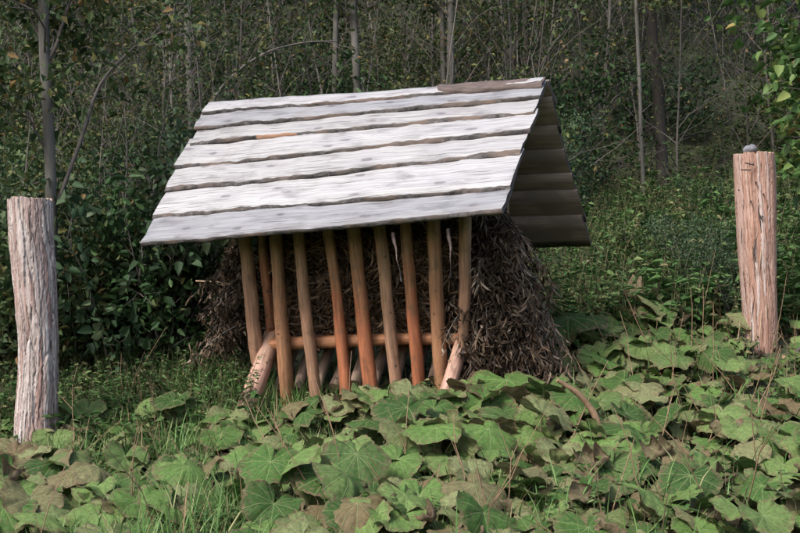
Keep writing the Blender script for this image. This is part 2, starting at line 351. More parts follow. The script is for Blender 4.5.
M['haystraw'] = leaf_mat('dry_straw', [(0, (.11, .072, .045)), (.6, (.24, .16, .10)), (1, (.40, .29, .20))], .1, .7)
M['twig'] = leaf_mat('twig_bark', [(0, (.05, .043, .037)), (1, (.18, .16, .145))], 0, .85)
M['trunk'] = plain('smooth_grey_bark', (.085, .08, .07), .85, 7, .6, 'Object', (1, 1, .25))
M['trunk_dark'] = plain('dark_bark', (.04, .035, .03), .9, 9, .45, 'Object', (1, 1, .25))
GREEN_D = [(0, (.020, .045, .018)), (.5, (.035, .075, .025)), (.85, (.055, .10, .035)), (1, (.12, .13, .05))]
M['shrub'] = leaf_mat('shrub_leaf', GREEN_D, .22, .45)
M['shrub_b'] = leaf_mat('shrub_leaf_olive', [(0, (.04, .065, .022)), (.5, (.065, .105, .035)), (.85, (.10, .135, .045)), (1, (.20, .17, .06))], .28, .5)
M['shrub_c'] = leaf_mat('shrub_leaf_blue', [(0, (.03, .06, .028)), (.6, (.05, .09, .045)), (1, (.09, .12, .06))], .25, .5)
M['tree'] = leaf_mat('forest_leaf', [(0, (.026, .05, .02)), (.6, (.055, .085, .03)), (.85, (.11, .12, .04)), (.95, (.16, .13, .05)), (1, (.19, .11, .05))], .25, .5)
M['bright'] = leaf_mat('bright_leaf', [(0, (.04, .09, .025)), (.6, (.075, .14, .042)), (.93, (.15, .2, .06)), (1, (.32, .19, .07))], .3, .45)
M['herb'] = leaf_mat('herb_leaf', [(0, (.036, .08, .024)), (.5, (.065, .13, .04)), (.85, (.11, .175, .06)), (1, (.19, .18, .09))], .25, .55)
M['grass'] = leaf_mat('grass_blade', [(0, (.055, .12, .03)), (.55, (.105, .20, .058)), (.82, (.16, .235, .09)), (.92, (.30, .26, .14)), (1, (.24, .15, .09))], .25, .5)
M['litter'] = leaf_mat('leaf_litter', [(0, (.05, .035, .022)), (.6, (.11, .075, .045)), (1, (.2, .14, .085))], 0, .8)
M['stalk'] = plain('leaf_stalk', (.12, .11, .06), .6, 14)
M['dry_stalk'] = plain('dry_stalk', (.20, .13, .08), .85, 20)
BB = [(0, (.028, .066, .016)), (.16, (.05, .11, .025)), (.34, (.09, .168, .042)), (.50, (.125, .19, .06)), (.62, (.06, .11, .032)), (.76, (.13, .16, .065)), (.88, (.175, .195, .09)), (.95, (.125, .11, .055)), (1, (.13, .092, .05))]
M['butterbur'] = butterbur_mat('butterbur_leaf', BB, (.12, .088, .052), .545)
M['butterbur_old'] = butterbur_mat('wilted_butterbur_leaf', [(0, (.125, .135, .065)), (.4, (.125, .11, .06)), (1, (.105, .082, .055))], (.14, .10, .065), .46)

def ground_mat():
    m, n, l, b = nmat('forest_soil')
    tc = n.new('ShaderNodeTexCoord')
    g = N(n, 'ShaderNodeTexNoise', Scale=1.3, Detail=8.0, Roughness=.7); l.new(tc.outputs['Object'], g.inputs['Vector'])
    g2 = N(n, 'ShaderNodeTexNoise', Scale=24.0, Detail=5.0, Roughness=.7); l.new(tc.outputs['Object'], g2.inputs['Vector'])
    r = ramp(n, [(.35, (.028, .022, .015)), (.5, (.035, .045, .018)), (.65, (.05, .065, .025))]); l.new(g.outputs[0], r.inputs[0])
    s = ramp(n, [(.3, (.5, .5, .5)), (.7, (1.4, 1.35, 1.2))]); l.new(g2.outputs[0], s.inputs[0])
    c = mixc(n, l, 1.0, r.outputs[0], s.outputs[0], 'MULTIPLY'); l.new(c, b.inputs['Base Color']); b.inputs['Roughness'].default_value = .95
    bump(n, l, g2.outputs[0], b, .8, .05)
    return m
M['ground'] = ground_mat()

# ------------------------------------------------------------------ ground
def build_ground():
    xs = np.concatenate([np.linspace(-70, -8, 32)[:-1], np.linspace(-8, 8, 110), np.linspace(8, 70, 32)[1:]])
    ys = np.concatenate([np.linspace(-30, 3, 14)[:-1], np.linspace(3, 20, 130), np.linspace(20, 88, 50)[1:]])
    X, Y = np.meshgrid(xs, ys); Z = gz(X, Y)
    mb = MB(); nx = len(xs); ny = len(ys)
    i = (np.arange(ny - 1)[:, None] * nx + np.arange(nx - 1)[None]).ravel()
    mb.add(np.stack([X, Y, Z], -1).reshape(-1, 3), None, np.stack([i, i + 1, i + nx + 1, i + nx], -1))
    o = link('ground', mb.mesh('ground', [M['ground']], True), kind='structure')
    o['label'] = 'dark soil of the slope rising from the clearing into the wood'; o['category'] = 'ground'
build_ground()

# ------------------------------------------------------------------ the feeder
def build_feeder():
    RR = P(546, 82, 8.60); RL = P(210, 105, 9.87)
    FR = P(504, 218, 7.73); FL = P(144, 250, 9.00)
    BR = P(590, 249, 9.75); BL = RL + (BR - RR); BL[2] = RL[2] - 1.30
    R = (RR - RL); Lr = np.linalg.norm(R); R = R / Lr
    Rh = np.array([R[0], R[1], 0]); Rh /= np.linalg.norm(Rh)
    F = np.array([Rh[1], -Rh[0], 0.0])                      # horizontal, towards the camera
    if F[1] > 0: F = -F
    mid = (RR + RL) / 2
    base = np.array([mid[0], mid[1], float(gz(mid[0], mid[1]))])
    root = thing('hay_feeder', base, 'wooden game feeder with plank roof and pole rack full of dry fodder', 'hay feeder')
    T = .036
    def roof_boards(A, B, C, D, vl, vr, seed, front):
        """A,B ridge left/right; C,D eave left/right; vl, vr where each board's lower edge ends on the left/right"""
        Nn = np.cross(B - A, C - A); Nn /= np.linalg.norm(Nn)
        if Nn[2] < 0: Nn = -Nn
        S = lambda u, v: (A[None] * (1 - u)[:, None] + B[None] * u[:, None]) * (1 - v)[:, None] + (C[None] * (1 - u)[:, None] + D[None] * u[:, None]) * v[:, None]
        slope = np.linalg.norm(C - A)
        nb = len(vl)
        for k in range(nb):
            r = random.Random(seed * 100 + k)
            n = 200 if front else 60
            uu = np.linspace(0, 1, n)
            l0 = (r.uniform(-.007, .009)); r0 = 1 + r.uniform(-.006, .008)
            u = l0 + (r0 - l0) * uu
            vt = (0 if k == 0 else vl[k - 1] - .055) * (1 - uu) + (0 if k == 0 else vr[k - 1] - .055) * uu
            vb = vl[k] * (1 - uu) + vr[k] * uu
            sd = seed * 17 + k * 3
            wav = .005 * vnoise(uu * 2.3, sd) + .0025 * vnoise(uu * 9, sd + 1) + .002 * vnoise(uu * 34, sd + 2)
            if k == 0 and front: wav = wav * 1.4
            if k == nb - 1: wav = wav * .35
            vb = vb + wav
            # a wane bump or two at knots
            for _ in range(2):
                c0 = r.random(); vb = vb + r.uniform(-.006, .010) * np.exp(-((uu - c0) / .018) ** 2)
            warp = .006 * vnoise(uu * 3, sd + 5)
            thick = T * (1 + .25 * vnoise(uu * 6, sd + 6) + .15 * vnoise(uu * 22, sd + 7))
            wr = (.012 + .012 * np.clip(vnoise(uu * 4, sd + 11) + .25, 0, 1) + .005 * vnoise(uu * 25, sd + 13) + .004 * vnoise(uu * 80, sd + 14)) * (.55 if k == nb - 1 else 1.0)
            rows = []; uvs = []
            for q in (0.0, .25, .5, .75, 1.0):
                v = vt + (vb - wr - vt) * q
                off = T * 1.02 * q + thick + warp + .0035 * vnoise(uu * 4 + q * 9, sd + 9)
                rows.append(S(u, v) + Nn[None] * off[:, None]); uvs.append(np.stack([uu * Lr, v * slope + k * 1.7], -1))
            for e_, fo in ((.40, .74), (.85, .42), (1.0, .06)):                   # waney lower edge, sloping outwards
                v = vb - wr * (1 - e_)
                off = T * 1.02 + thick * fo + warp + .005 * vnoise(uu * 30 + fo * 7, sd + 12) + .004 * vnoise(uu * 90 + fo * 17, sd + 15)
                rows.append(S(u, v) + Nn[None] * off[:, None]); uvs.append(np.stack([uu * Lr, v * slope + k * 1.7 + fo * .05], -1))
            for q in (.8, .4, 0.0):                                              # underside
                v = vt + (vb - vt) * q
                off = T * 1.02 * q + warp
                rows.append(S(u, v) + Nn[None] * off[:, None]); uvs.append(np.stack([uu * Lr, v * slope + k * 1.7], -1))
            V = np.stack(rows, 0); m = len(rows); UV = np.stack(uvs, 0)
            # ragged ends
            for e, s in ((0, -1), (n - 1, 1)):
                V[:, e] += R[None] * (s * np.array([r.uniform(-.006, .006) for _ in range(m)]))[:, None]
            mb = MB(); j = np.arange(m); j2 = (j + 1) % m
            i = np.arange(n - 1)
            f = np.stack([j[:, None] * n + i[None], j2[:, None] * n + i[None], j2[:, None] * n + i[None] + 1, j[:, None] * n + i[None] + 1], -1)
            if not front: f = f[..., ::-1]
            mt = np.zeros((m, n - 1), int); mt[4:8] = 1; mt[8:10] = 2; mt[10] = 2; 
            if front and k == 2: mt[4:7, int((n - 1) * .22):int((n - 1) * .345)] = 3     # a long splinter torn off, showing fresh wood
            mb.add(V.reshape(-1, 3), None, f.reshape(-1, 4), mt.ravel(), 0.0, UV.reshape(-1, 2))
            for e in (0, n - 1):
                ring = V[:, e]; cc = ring.mean(0)
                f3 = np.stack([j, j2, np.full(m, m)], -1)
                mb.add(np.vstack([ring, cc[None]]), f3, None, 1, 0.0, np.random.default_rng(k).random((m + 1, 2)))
            link('roof_board', mb.mesh('roof_board', [M['board'], M['edge'], M['under'], M['fresh']]), root)
    roof_boards(RL, RR, FL, FR, [.105, .225, .325, .495, .655, .825, 1.0], [.075, .175, .30, .445, .60, .845, 1.0], 3, True)
    roof_boards(RL, RR, BL, BR, [.14, .30, .435, .58, .68, .84, 1.0], [.14, .30, .435, .58, .68, .84, 1.0], 5, False)
    # bark left on the ridge board's right third
    Nn = np.cross(RR - RL, FL - RL); Nn /= np.linalg.norm(Nn); Nn = Nn if Nn[2] > 0 else -Nn
    mb = MB(); n = 40; uu = np.linspace(0, 1, n)
    def Sf(u, v): return (RL * (1 - u) + RR * u) * (1 - v) + (FL * (1 - u) + FR * u) * v
    prof = [(-.014, .02), (.0, .050), (.03, .064), (.06, .080), (.072, .084), (.088, .066), (.094, .040)]
    V = []
    for q, off in prof:
        row = []
        for t in uu:
            u = .715 + .288 * t
            tap = min(1, (t / .10)) ** .5
            row.append(Sf(u, q * (.35 + .65 * tap) + .006 * float(vnoise(t * 14 + q * 40, 4))) + Nn * (off + .003 * float(vnoise(t * 18 + q * 70, 2)) + .003 * float(vnoise(t * 50 + q * 90, 8))))
        V.append(row)
    V = np.array(V); m = len(prof); j = np.arange(m - 1)[:, None]; i = np.arange(n - 1)[None]
    f = np.stack([j * n + i, (j + 1) * n + i, (j + 1) * n + i + 1, j * n + i + 1], -1).reshape(-1, 4)
    uv = np.stack(np.meshgrid(uu * .9, np.linspace(0, .2, m)), -1).reshape(-1, 2)
    mb.add(V.reshape(-1, 3), None, f, 0, 0.0, uv)
    o = link('bark_strip', mb.mesh('bark_strip', [M['bark_strip']], True), root); o['label'] = 'brown strip of bark left on the ridge board'

    # frame: rafters under the boards, posts, legs
    def pole(name, pts, r, tone=(.30, .16, .08), sides=12, lump=.10, seed=0, cut=True, n=14):
        pts = np.asarray(pts, float)
        t = np.linspace(0, 1, n); seg = np.linspace(0, 1, len(pts))
        pp = np.stack([np.interp(t, seg, pts[:, k]) for k in range(3)], -1)
        pp += .013 * np.stack([vnoise(t * 3, seed + k * 5) for k in range(3)], -1) + .004 * np.stack([vnoise(t * 11, seed + k * 7) for k in range(3)], -1)
        rr = np.interp(t, [0, 1], r) if not np.isscalar(r) else np.full(n, r)
        mb = MB()
        tube(mb, pp, rr * (1 + .05 * vnoise(t * 7, seed + 2) + .07 * np.clip(vnoise(t * 16, seed + 4) - .45, 0, 1) * 2), sides, True, 0, 0.0, lump, seed, 1)
        # 'rnd' runs from foot (0) to head (1), so old grey-green tones can sit at the upper end
        allz = np.concatenate(mb.v)[:, 2]; z0, z1 = pp[:, 2].min(), pp[:, 2].max()
        mb.r = [np.clip((allz - z0) / max(z1 - z0, .2), 0, 1) if z1 - z0 > .5 else np.zeros(len(allz))]
        o = link(name, mb.mesh(name, [M['slat'], M['cut']], True), root); o.color = (*tone, 1)
        return o
    for u in (.17, .78):
        for f_, E0, E1 in ((1, FL, FR), (-1, BL, BR)):
            top = RL * (1 - u) + RR * u; bot = E0 * (1 - u) + E1 * u
            nn = np.cross(R, bot - top); nn /= np.linalg.norm(nn); nn = nn if nn[2] > 0 else -nn
            pole('rafter', [top - nn * .045, bot * .93 + top * .07 - nn * .045], .045, (.15, .11, .07), 8, .08, int(u * 50) + f_)
    Fp = lambda px, py, f: on_plane(px, py, mid + F * f, F)
    # front rack: poles leaning inwards to the foot; (top px), (foot px), radius, tone
    G = (.28, .165, .105); O = (.31, .115, .055); O2 = (.27, .12, .065); Y = (.29, .15, .08)
    slats = [((247, 246), (257, 361), .062, G), ((262, 246), (270, 338), .046, O2), ((275.5, 244), (286, 384), .066, Y), ((300, 241), (315, 388), .058, G),
             ((329, 239), (347, 396), .054, O), ((355, 237), (372, 396), .060, O), ((381, 236), (396, 394), .052, G), ((406, 232), (421, 390), .051, O),
             ((435, 229), (441, 374), .064, Y), ((464, 227), (464, 355), .058, G)]
    ft, fb = .50, .22
    heads = []
    for k, (a, b, r, tone) in enumerate(slats):
        top = Fp(a[0], a[1], ft if k != 1 else ft - .07); bot = Fp(b[0], b[1], fb if k != 1 else fb - .07)
        d = (top - bot) / np.linalg.norm(top - bot)
        heads.append((top, bot))
        if k in (2, 3, 4, 5, 6, 7, 8): bot = bot - d * .20
        pole('slat', [bot, top, top + d * .33], [r * .92, r * .80], tone, 18, .10, 20 + k, True, 26)
    # rear rack, leaning the other way, its feet showing between the front poles
    for k in range(10):
        t = (k + .5) / 10
        bot = Fp(262 + 196 * t, 392 - 14 * t, .16); bot = bot - F * .10; top = bot - F * .78 + np.array([0, 0, 1.02])
        pole('slat', [bot, top], [.05, .042], (.30, .22, .17), 8, .08, 60 + k)
    rl = Fp(262, 344, .20); rr_ = Fp(459, 337, .20)
    pole('rail', [rl, rr_], [.058, .05], (.36, .17, .085), 12, .06, 81)
    pole('rail', [rl - F * .32 + np.array([0, 0, .02]), rr_ - F * .32 + np.array([0, 0, .02])], .045, (.2, .13, .08), 10, .06, 82)
    # head beams under both eaves, on which the poles are nailed
    for f_, dz in ((.40, .16), (-.62, .10)):
        a = Fp(232, 246, .52) + F * (f_ - .52) + np.array([0, 0, dz]); b = Fp(470 if f_ > 0 else 415, 226 if f_ > 0 else 231, .52) + F * (f_ - .52) + np.array([0, 0, dz])
        pole('head_beam', [a, b], .05, (.16, .12, .08), 10, .06, 85)
    # crossed legs at both ends
    for (px, py, gx, gy, r) in ((266, 354, 239, 420, .088), (462, 347, 437, 388, .062)):
        c = Fp(px, py, .22); q = Fp(gx, gy, .60)
        q = np.array([q[0], q[1], min(q[2], float(gz(q[0], q[1])))]) ; d = (q - c) / np.linalg.norm(q - c)
        pole('leg', [c - d * .75, q + d * .2], [r * .85, r * 1.05], (.40, .245, .19), 14, .06, int(px))
        q2 = c - F * .62; q2[2] = float(gz(q2[0], q2[1])) - .15
        pole('leg', [q2, c - F * .22, c - F * .10 + np.array([0, 0, .12])], [r, r * .8], (.22, .15, .10), 12, .06, int(px) + 1)
    for (px, py, px2, py2, f_) in ((503.5, 213, 502, 300, -.12), (233, 244, 240, 330, -.60)):
        a = Fp(px, py, f_); b = Fp(px2, py2, f_); b2 = b.copy(); b2[2] = float(gz(b[0], b[1])) - .2
        pole('post', [b2, b, a, a + np.array([0, 0, .45])], .042, (.30, .25, .22), 12, .08, 90 + int(px))
    # two strips of loose bark hanging from the eave board
    for pts in ([(393, 233), (395, 246), (397, 262), (401, 281)], [(448, 229), (450, 244), (450, 260), (449.5, 277)]):
        c = np.array([Fp(a, b, .90) for a, b in pts]); n = 14
        t = np.linspace(0, 1, n); cc = np.stack([np.interp(t, np.linspace(0, 1, 4), c[:, k]) for k in range(3)], -1)
        cc += .008 * np.stack([vnoise(t * 5, 3 + k) for k in range(3)], -1)
        w = .018 * (1 + .4 * vnoise(t * 6, 9)); mb = MB()
        tw = t * 1.6; sx = np.cos(tw)[:, None] * Rh[None] + np.sin(tw)[:, None] * F[None]
        V = np.stack([cc - sx * w[:, None], cc + F * .006, cc + sx * w[:, None], cc - F * .004], 1)
        i = np.arange(n - 1)[:, None] * 4; j = np.arange(4)[None]
        mb.add(V.reshape(-1, 3), None, np.stack([i + j, i + (j + 1) % 4, i + 4 + (j + 1) % 4, i + 4 + j], -1).reshape(-1, 4), 0, 0.0, np.random.default_rng(2).random((n * 4, 2)) * [.4, .05])
        o = link('bark_strip', mb.mesh('bark_strip', [M['bark_strip']], True), root); o['label'] = 'thin curl of bark hanging from the eave'

    # ------------------------------------------------ dry fodder (leafy branches) in and around the rack
    mb = MB(); r_ = rng
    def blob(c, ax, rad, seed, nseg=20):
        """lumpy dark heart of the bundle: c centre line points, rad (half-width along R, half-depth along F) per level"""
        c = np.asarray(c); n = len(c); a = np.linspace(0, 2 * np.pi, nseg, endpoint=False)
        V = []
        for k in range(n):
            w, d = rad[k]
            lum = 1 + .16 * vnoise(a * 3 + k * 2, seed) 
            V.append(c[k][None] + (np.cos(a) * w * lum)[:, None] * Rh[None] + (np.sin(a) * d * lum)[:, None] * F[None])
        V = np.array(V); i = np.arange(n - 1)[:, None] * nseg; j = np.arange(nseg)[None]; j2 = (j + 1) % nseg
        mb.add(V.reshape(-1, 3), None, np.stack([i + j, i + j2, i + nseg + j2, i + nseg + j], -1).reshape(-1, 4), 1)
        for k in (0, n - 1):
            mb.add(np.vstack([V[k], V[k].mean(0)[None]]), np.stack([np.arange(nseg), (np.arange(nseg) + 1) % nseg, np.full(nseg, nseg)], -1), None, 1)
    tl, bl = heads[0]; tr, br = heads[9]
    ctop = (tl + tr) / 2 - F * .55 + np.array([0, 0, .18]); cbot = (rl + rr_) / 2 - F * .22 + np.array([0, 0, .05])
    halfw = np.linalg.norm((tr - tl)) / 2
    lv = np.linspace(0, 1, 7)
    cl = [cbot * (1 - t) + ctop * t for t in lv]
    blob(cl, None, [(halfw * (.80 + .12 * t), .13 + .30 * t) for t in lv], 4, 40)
    # stuff seen between the front poles: straws low down, hanging leaves above
    n = 9000
    t = r_.random(n) ** .8; s = r_.uniform(-1.05, 1.05, n)
    c = cbot[None] * (1 - t)[:, None] + ctop[None] * t[:, None] + Rh[None] * (s * halfw * (.84 + .12 * t))[:, None] + F[None] * ((.10 + .36 * t) * r_.uniform(.55, 1.06, n))[:, None]
    ax = rdir(n, -.9); nr = rdir(n) * .7 + F[None]
    leaves(mb, c, ax, nr, r_.uniform(.05, .13, n), r_.uniform(.008, .022, n), 0, .3, .3)
    n = 6000
    t = r_.random(n) ** 1.4 * .85; s = r_.uniform(-1, 1, n)
    c = cbot[None] * (1 - t)[:, None] + ctop[None] * t[:, None] + Rh[None] * (s * halfw * .88)[:, None] + F[None] * ((.12 + .35 * t) * r_.uniform(.8, 1.08, n))[:, None]
    ax = rdir(n, -.15) + Rh[None] * r_.choice([-1, 1], n)[:, None] * .8
    leaves(mb, c, ax, rdir(n), r_.uniform(.07, .2, n), r_.uniform(.004, .010, n), 2, .2, .3)
    # right bundle: droops to the ground beyond the last pole
    lv = np.linspace(0, 1, 8)
    rb_t = Fp(484, 226, .05) + np.array([0, 0, .22]); rb_b = Fp(514, 402, .02)
    cl = [rb_b * (1 - t) + rb_t * t for t in lv]
    rad = [(.40 - .30 * t ** .7, .40 - .22 * t) for t in lv]
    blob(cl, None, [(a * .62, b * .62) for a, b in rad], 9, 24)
    n = 5200
    t = r_.random(n) ** .9; a = r_.uniform(0, 2 * np.pi, n); q = r_.uniform(.52, 1.15, n) * (1 + .30 * vnoise(a * 2.5 + t * 6, 8))
    w = np.interp(t, lv, [x[0] for x in rad]); d = np.interp(t, lv, [x[1] for x in rad])
    c = rb_b[None] * (1 - t)[:, None] + rb_t[None] * t[:, None] + Rh[None] * (np.cos(a) * w * q)[:, None] + F[None] * (np.sin(a) * d * q)[:, None]
    ax = rdir(n, -.8) + .3 * (np.cos(a)[:, None] * Rh[None]); nr = np.cos(a)[:, None] * Rh[None] + np.sin(a)[:, None] * F[None] + .7 * rdir(n)
    leaves(mb, c, ax, nr, r_.uniform(.04, .13, n), r_.uniform(.006, .022, n), 0, .5, .4)
    for k in range(170):
        t0 = r_.random(); a_ = r_.uniform(0, 6.28); w0 = np.interp(t0, lv, [x[0] for x in rad]); d0 = np.interp(t0, lv, [x[1] for x in rad])
        a0 = rb_b * (1 - t0) + rb_t * t0 + Rh * math.cos(a_) * w0 * .6 + F * math.sin(a_) * d0 * .6; ln = r_.uniform(.22, .7)
        dr = Rh * (math.cos(a_) * r_.uniform(.3, 1.2) + .25) + F * math.sin(a_) * r_.uniform(.05, .4) + np.array([0, 0, r_.uniform(-.9, .3)])
        tt = np.linspace(0, 1, 7)[:, None]; pts = a0[None] + dr[None] / np.linalg.norm(dr) * ln * tt * .75 + np.array([[0, 0, -.8]]) * ln * tt ** 2
        tube(mb, pts, np.linspace(.006, .002, 7), 4, False, 3, r_.random())
        m = 46; t_ = r_.random(m); c_ = np.stack([np.interp(t_, np.linspace(0, 1, 7), pts[:, q_]) for q_ in range(3)], -1) + r_.normal(0, .022, (m, 3))
        leaves(mb, c_, rdir(m, -1.4), rdir(m), r_.uniform(.04, .13, m), r_.uniform(.006, .018, m), 0, .4, .4, False, np.clip(r_.normal(r_.random(), .2, m), 0, 1))
    # left spill: loose drooping branches beyond the first pole
    for k in range(64):
        a0 = Fp(r_.uniform(236, 264), r_.uniform(246, 330), r_.uniform(-.25, .25)); ln = r_.uniform(.15, .5)
        dr = -Rh * r_.uniform(.3, 1.0) + F * r_.uniform(-.4, .6) + np.array([0, 0, r_.uniform(-.5, .1)])
        tt = np.linspace(0, 1, 8)[:, None]
        pts = a0[None] + dr[None] / np.linalg.norm(dr) * ln * tt + np.array([[0, 0, -.55]]) * ln * tt ** 2
        tube(mb, pts, np.linspace(.007, .002, 8), 4, False, 3, r_.random())
        m = 60; tt = r_.random(m); c = np.stack([np.interp(tt, np.linspace(0, 1, 8), pts[:, q]) for q in range(3)], -1) + r_.normal(0, .025, (m, 3))
        leaves(mb, c, rdir(m, -1.3), rdir(m), r_.uniform(.03, .085, m), r_.uniform(.012, .028, m), 0, .3, .3)
    # twigs poking out
    for k in range(70):
        side = r_.random()
        if side < .45: a0 = rb_b + (rb_t - rb_b) * r_.random() + Rh * r_.uniform(-.1, .1) + F * r_.uniform(0, .25); dr = Rh * r_.uniform(.2, 1) + np.array([0, 0, r_.uniform(-1, .5)]) + F * r_.uniform(-.3, .6)
        else: a0 = cbot + (ctop - cbot) * r_.random() + Rh * r_.uniform(-1, 1) * halfw + F * .2; dr = Rh * r_.uniform(-1, 1) + np.array([0, 0, r_.uniform(-.6, .8)]) + F * .3
        ln = r_.uniform(.15, .5); tt = np.linspace(0, 1, 6)[:, None]
        pts = a0[None] + dr[None] * ln * tt + r_.normal(0, .012, (6, 3))
        tube(mb, pts, np.linspace(.006, .002, 6), 4, False, 3, r_.random())
    o = link('dry_fodder', mb.mesh('dry_fodder', [M['hay'], M['haycore'], M['haystraw'], M['twig']]))
    tag(o, 'dark brown dried leafy fodder stuffed into the feeder and drooping at both ends', 'fodder', kind='stuff')
    # the white stick on the left
    mb = MB(); a = Fp(196, 281, .1); b = Fp(242, 286, .05)
    tube(mb, [a, a * .5 + b * .5 + np.array([0, 0, .012]), b], [.009, .008, .010], 6, True, 0)
    tag(link('bare_stick', mb.mesh('bare_stick', [M['cut']])), 'thin pale bare stick poking out of the fodder under the left eave', 'stick')
    return dict(root=root, R=Rh, F=F, mid=mid, Fp=Fp)
FD = build_feeder()

# ------------------------------------------------------------------ the two log posts
def log_post(name, label, depth, edges, mat, seed, plates, relief, slant, kx, kz, fine):
    """edges: (py, left px, right px) from top to bottom; real round log, plates of bark as relief"""
    ys = np.array([e[0] for e in edges], float)
    cs = np.array([P((e[1] + e[2]) / 2, e[0], depth) for e in edges]); rs = np.array([(e[2] - e[1]) / 2 / FPX * depth for e in edges])
    n, sides = 280, 220
    foot = cs[-1]; zg = float(gz(foot[0], foot[1])); zb = min(foot[2], zg) - .25
    z = np.linspace(zb, cs[0][2], n)
    o_ = np.argsort(cs[:, 2]); cx = np.interp(z, cs[o_, 2], cs[o_, 0]); cy = np.full(n, depth); rr = np.interp(z, cs[o_, 2], rs[o_])
    k = np.ones(9) / 9; pad = lambda q: np.convolve(np.pad(q, 4, 'edge'), k, 'valid'); cx = pad(cx); rr = pad(rr)
    a = np.linspace(0, 2 * np.pi, sides, endpoint=False)
    g = np.random.default_rng(seed)
    # bark plates: voronoi cells on the unrolled surface, longer than wide
    zz = (z - zb)[:, None] + 0 * a[None]; ar = a[None] + slant * zz
    H = z[-1] - zb; npl = plates
    px_ = g.random(npl) * 2 * np.pi; pz = g.random(npl) * H; ph = g.random(npl); pt = g.random(npl)
    X = (np.mod(ar, 2 * np.pi)); wv = .05 * vnoise2(zz * 9, X * 5, seed) + .03 * vnoise2(zz * 40, X * 12, seed + 5)
    best = np.full(zz.shape, 9.); sec = np.full(zz.shape, 9.); idx = np.zeros(zz.shape, int)
    for q in range(npl):
        dx = np.abs(X + wv - px_[q]); dx = np.minimum(dx, 2 * np.pi - dx) * kx; dz = np.abs(zz - pz[q]) * kz
        d = np.sqrt(dx * dx + dz * dz)
        nb = d < best; sec = np.where(nb, best, np.minimum(sec, d)); idx = np.where(nb, q, idx); best = np.where(nb, d, best)
    gapd = sec - best
    crack = np.clip(gapd / .007, 0, 1) ** .7
    disp = relief * (1.1 * ph[idx] - .5 - .7 * (1 - np.clip(gapd / .0035, 0, 1))) + relief * fine * vnoise2(zz * 30, X * 14, seed + 1) + .012 * vnoise2(zz * 2.2, np.cos(a)[None] * 1.6 + 4, seed + 2)
    Rr = rr[:, None] + disp
    top_j = .012 * vnoise(a * 4, seed) + .010 * vnoise(a * 11, seed + 1)
    Z = z[:, None] + np.zeros(sides)[None]; Z[-1] += top_j
    V = np.stack([cx[:, None] + Rr * np.cos(a)[None], cy[:, None] + Rr * np.sin(a)[None], Z], -1)
    i = np.arange(n - 1)[:, None] * sides; j = np.arange(sides)[None]; j2 = (j + 1) % sides
    f = np.stack([i + j, i + j2, i + sides + j2, i + sides + j], -1).reshape(-1, 4)
    root = thing(name, (cx[0], depth, zg), label, 'log post')
    mb = MB(); uv = np.stack([zz + ph[idx], X * .16 + ph[idx] * 3], -1).reshape(-1, 2)
    tone = np.clip((pt[idx] - .45) * 1.5, 0, .85)
    mb.add(V.reshape(-1, 3), None, f, 0, tone.ravel(), uv)
    link('bark', mb.mesh('bark', [mat], False), root)
    mb = MB(); ring = V[-1].copy(); ring2 = ring * .985 + ring.mean(0) * .015; c = ring.mean(0) + [0, 0, .006]
    rings = [ring, ring * .6 + c * .4 + [0, 0, .004], c[None]]
    mb.add(np.vstack(rings), np.concatenate([np.stack([sides + np.arange(sides), sides + (np.arange(sides) + 1) % sides, np.full(sides, 2 * sides)], -1)]), np.stack([np.arange(sides), (np.arange(sides) + 1) % sides, sides + (np.arange(sides) + 1) % sides, sides + np.arange(sides)], -1), 0, 0.0, np.vstack(rings)[:, :2] * 3)
    link('cut_top', mb.mesh('cut_top', [M['cut']]), root)
    return root, V
lp, LV = log_post('log_post', 'thick upright log with scaly grey-pink bark at the left edge of the clearing', 8.4,
    [(200, 8, 52), (240, 10, 53), (280, 14, 55), (338, 20, 57), (380, 19, 57), (415, 16, 56), (445, 15, 56)], M['post_left'], 21, 210, .014, .06, .17, .07, .16)
rp, RV = log_post('log_post', 'upright reddish log with peeling bark and a stone on top', 9.7,
    [(155, 734, 774), (200, 736, 775), (240, 738, 776), (272, 740, 776), (320, 743, 777), (370, 745, 778)], M['post_right'], 37, 85, .007, .10, .17, .02, .2)
# staples, nails and curled bark slivers on the right log
def sliver(root, name, pts, w, mat, label=None):
    mb = MB(); pts = np.asarray(pts, float); tube(mb, pts, w, 5, True, 0, 0.0)
    o = link(name, mb.mesh(name, [mat], True), root)
    if label: o['label'] = label
for (x0, y0, x1, y1) in ((744.5, 163, 754, 165), (741, 170, 750.5, 170)):
    sliver(rp, 'staple', [P(x0, y0, 9.515), P((x0 + x1) / 2, (y0 + y1) / 2, 9.485), P(x1, y1, 9.52)], .0055, M['iron'])
for (x, y) in ((755.5, 182), (750.5, 201), (763, 194), (738.5, 190), (762, 216)):
    sliver(rp, 'nail', [P(x, y, 9.56), P(x + .6, y + .4, 9.50)], .007, M['iron'])
g = np.random.default_rng(5)
for k in range(16):
    x0 = g.uniform(740, 772); y0 = g.uniform(165, 330); dx = g.uniform(-6, 8); dy = g.uniform(14, 42)
    off = math.sqrt(max(0.02, 1 - ((x0 + dx / 2 - 757) / 21) ** 2)) * .158
    sliver(rp, 'bark_sliver', [P(x0, y0, 9.7 - off - .004), P(x0 + dx * .5, y0 + dy * .5, 9.7 - off - .018), P(x0 + dx, y0 + dy, 9.7 - off - .004)], [.003, .006, .002], M['twig'] if k % 3 else M['cut'])
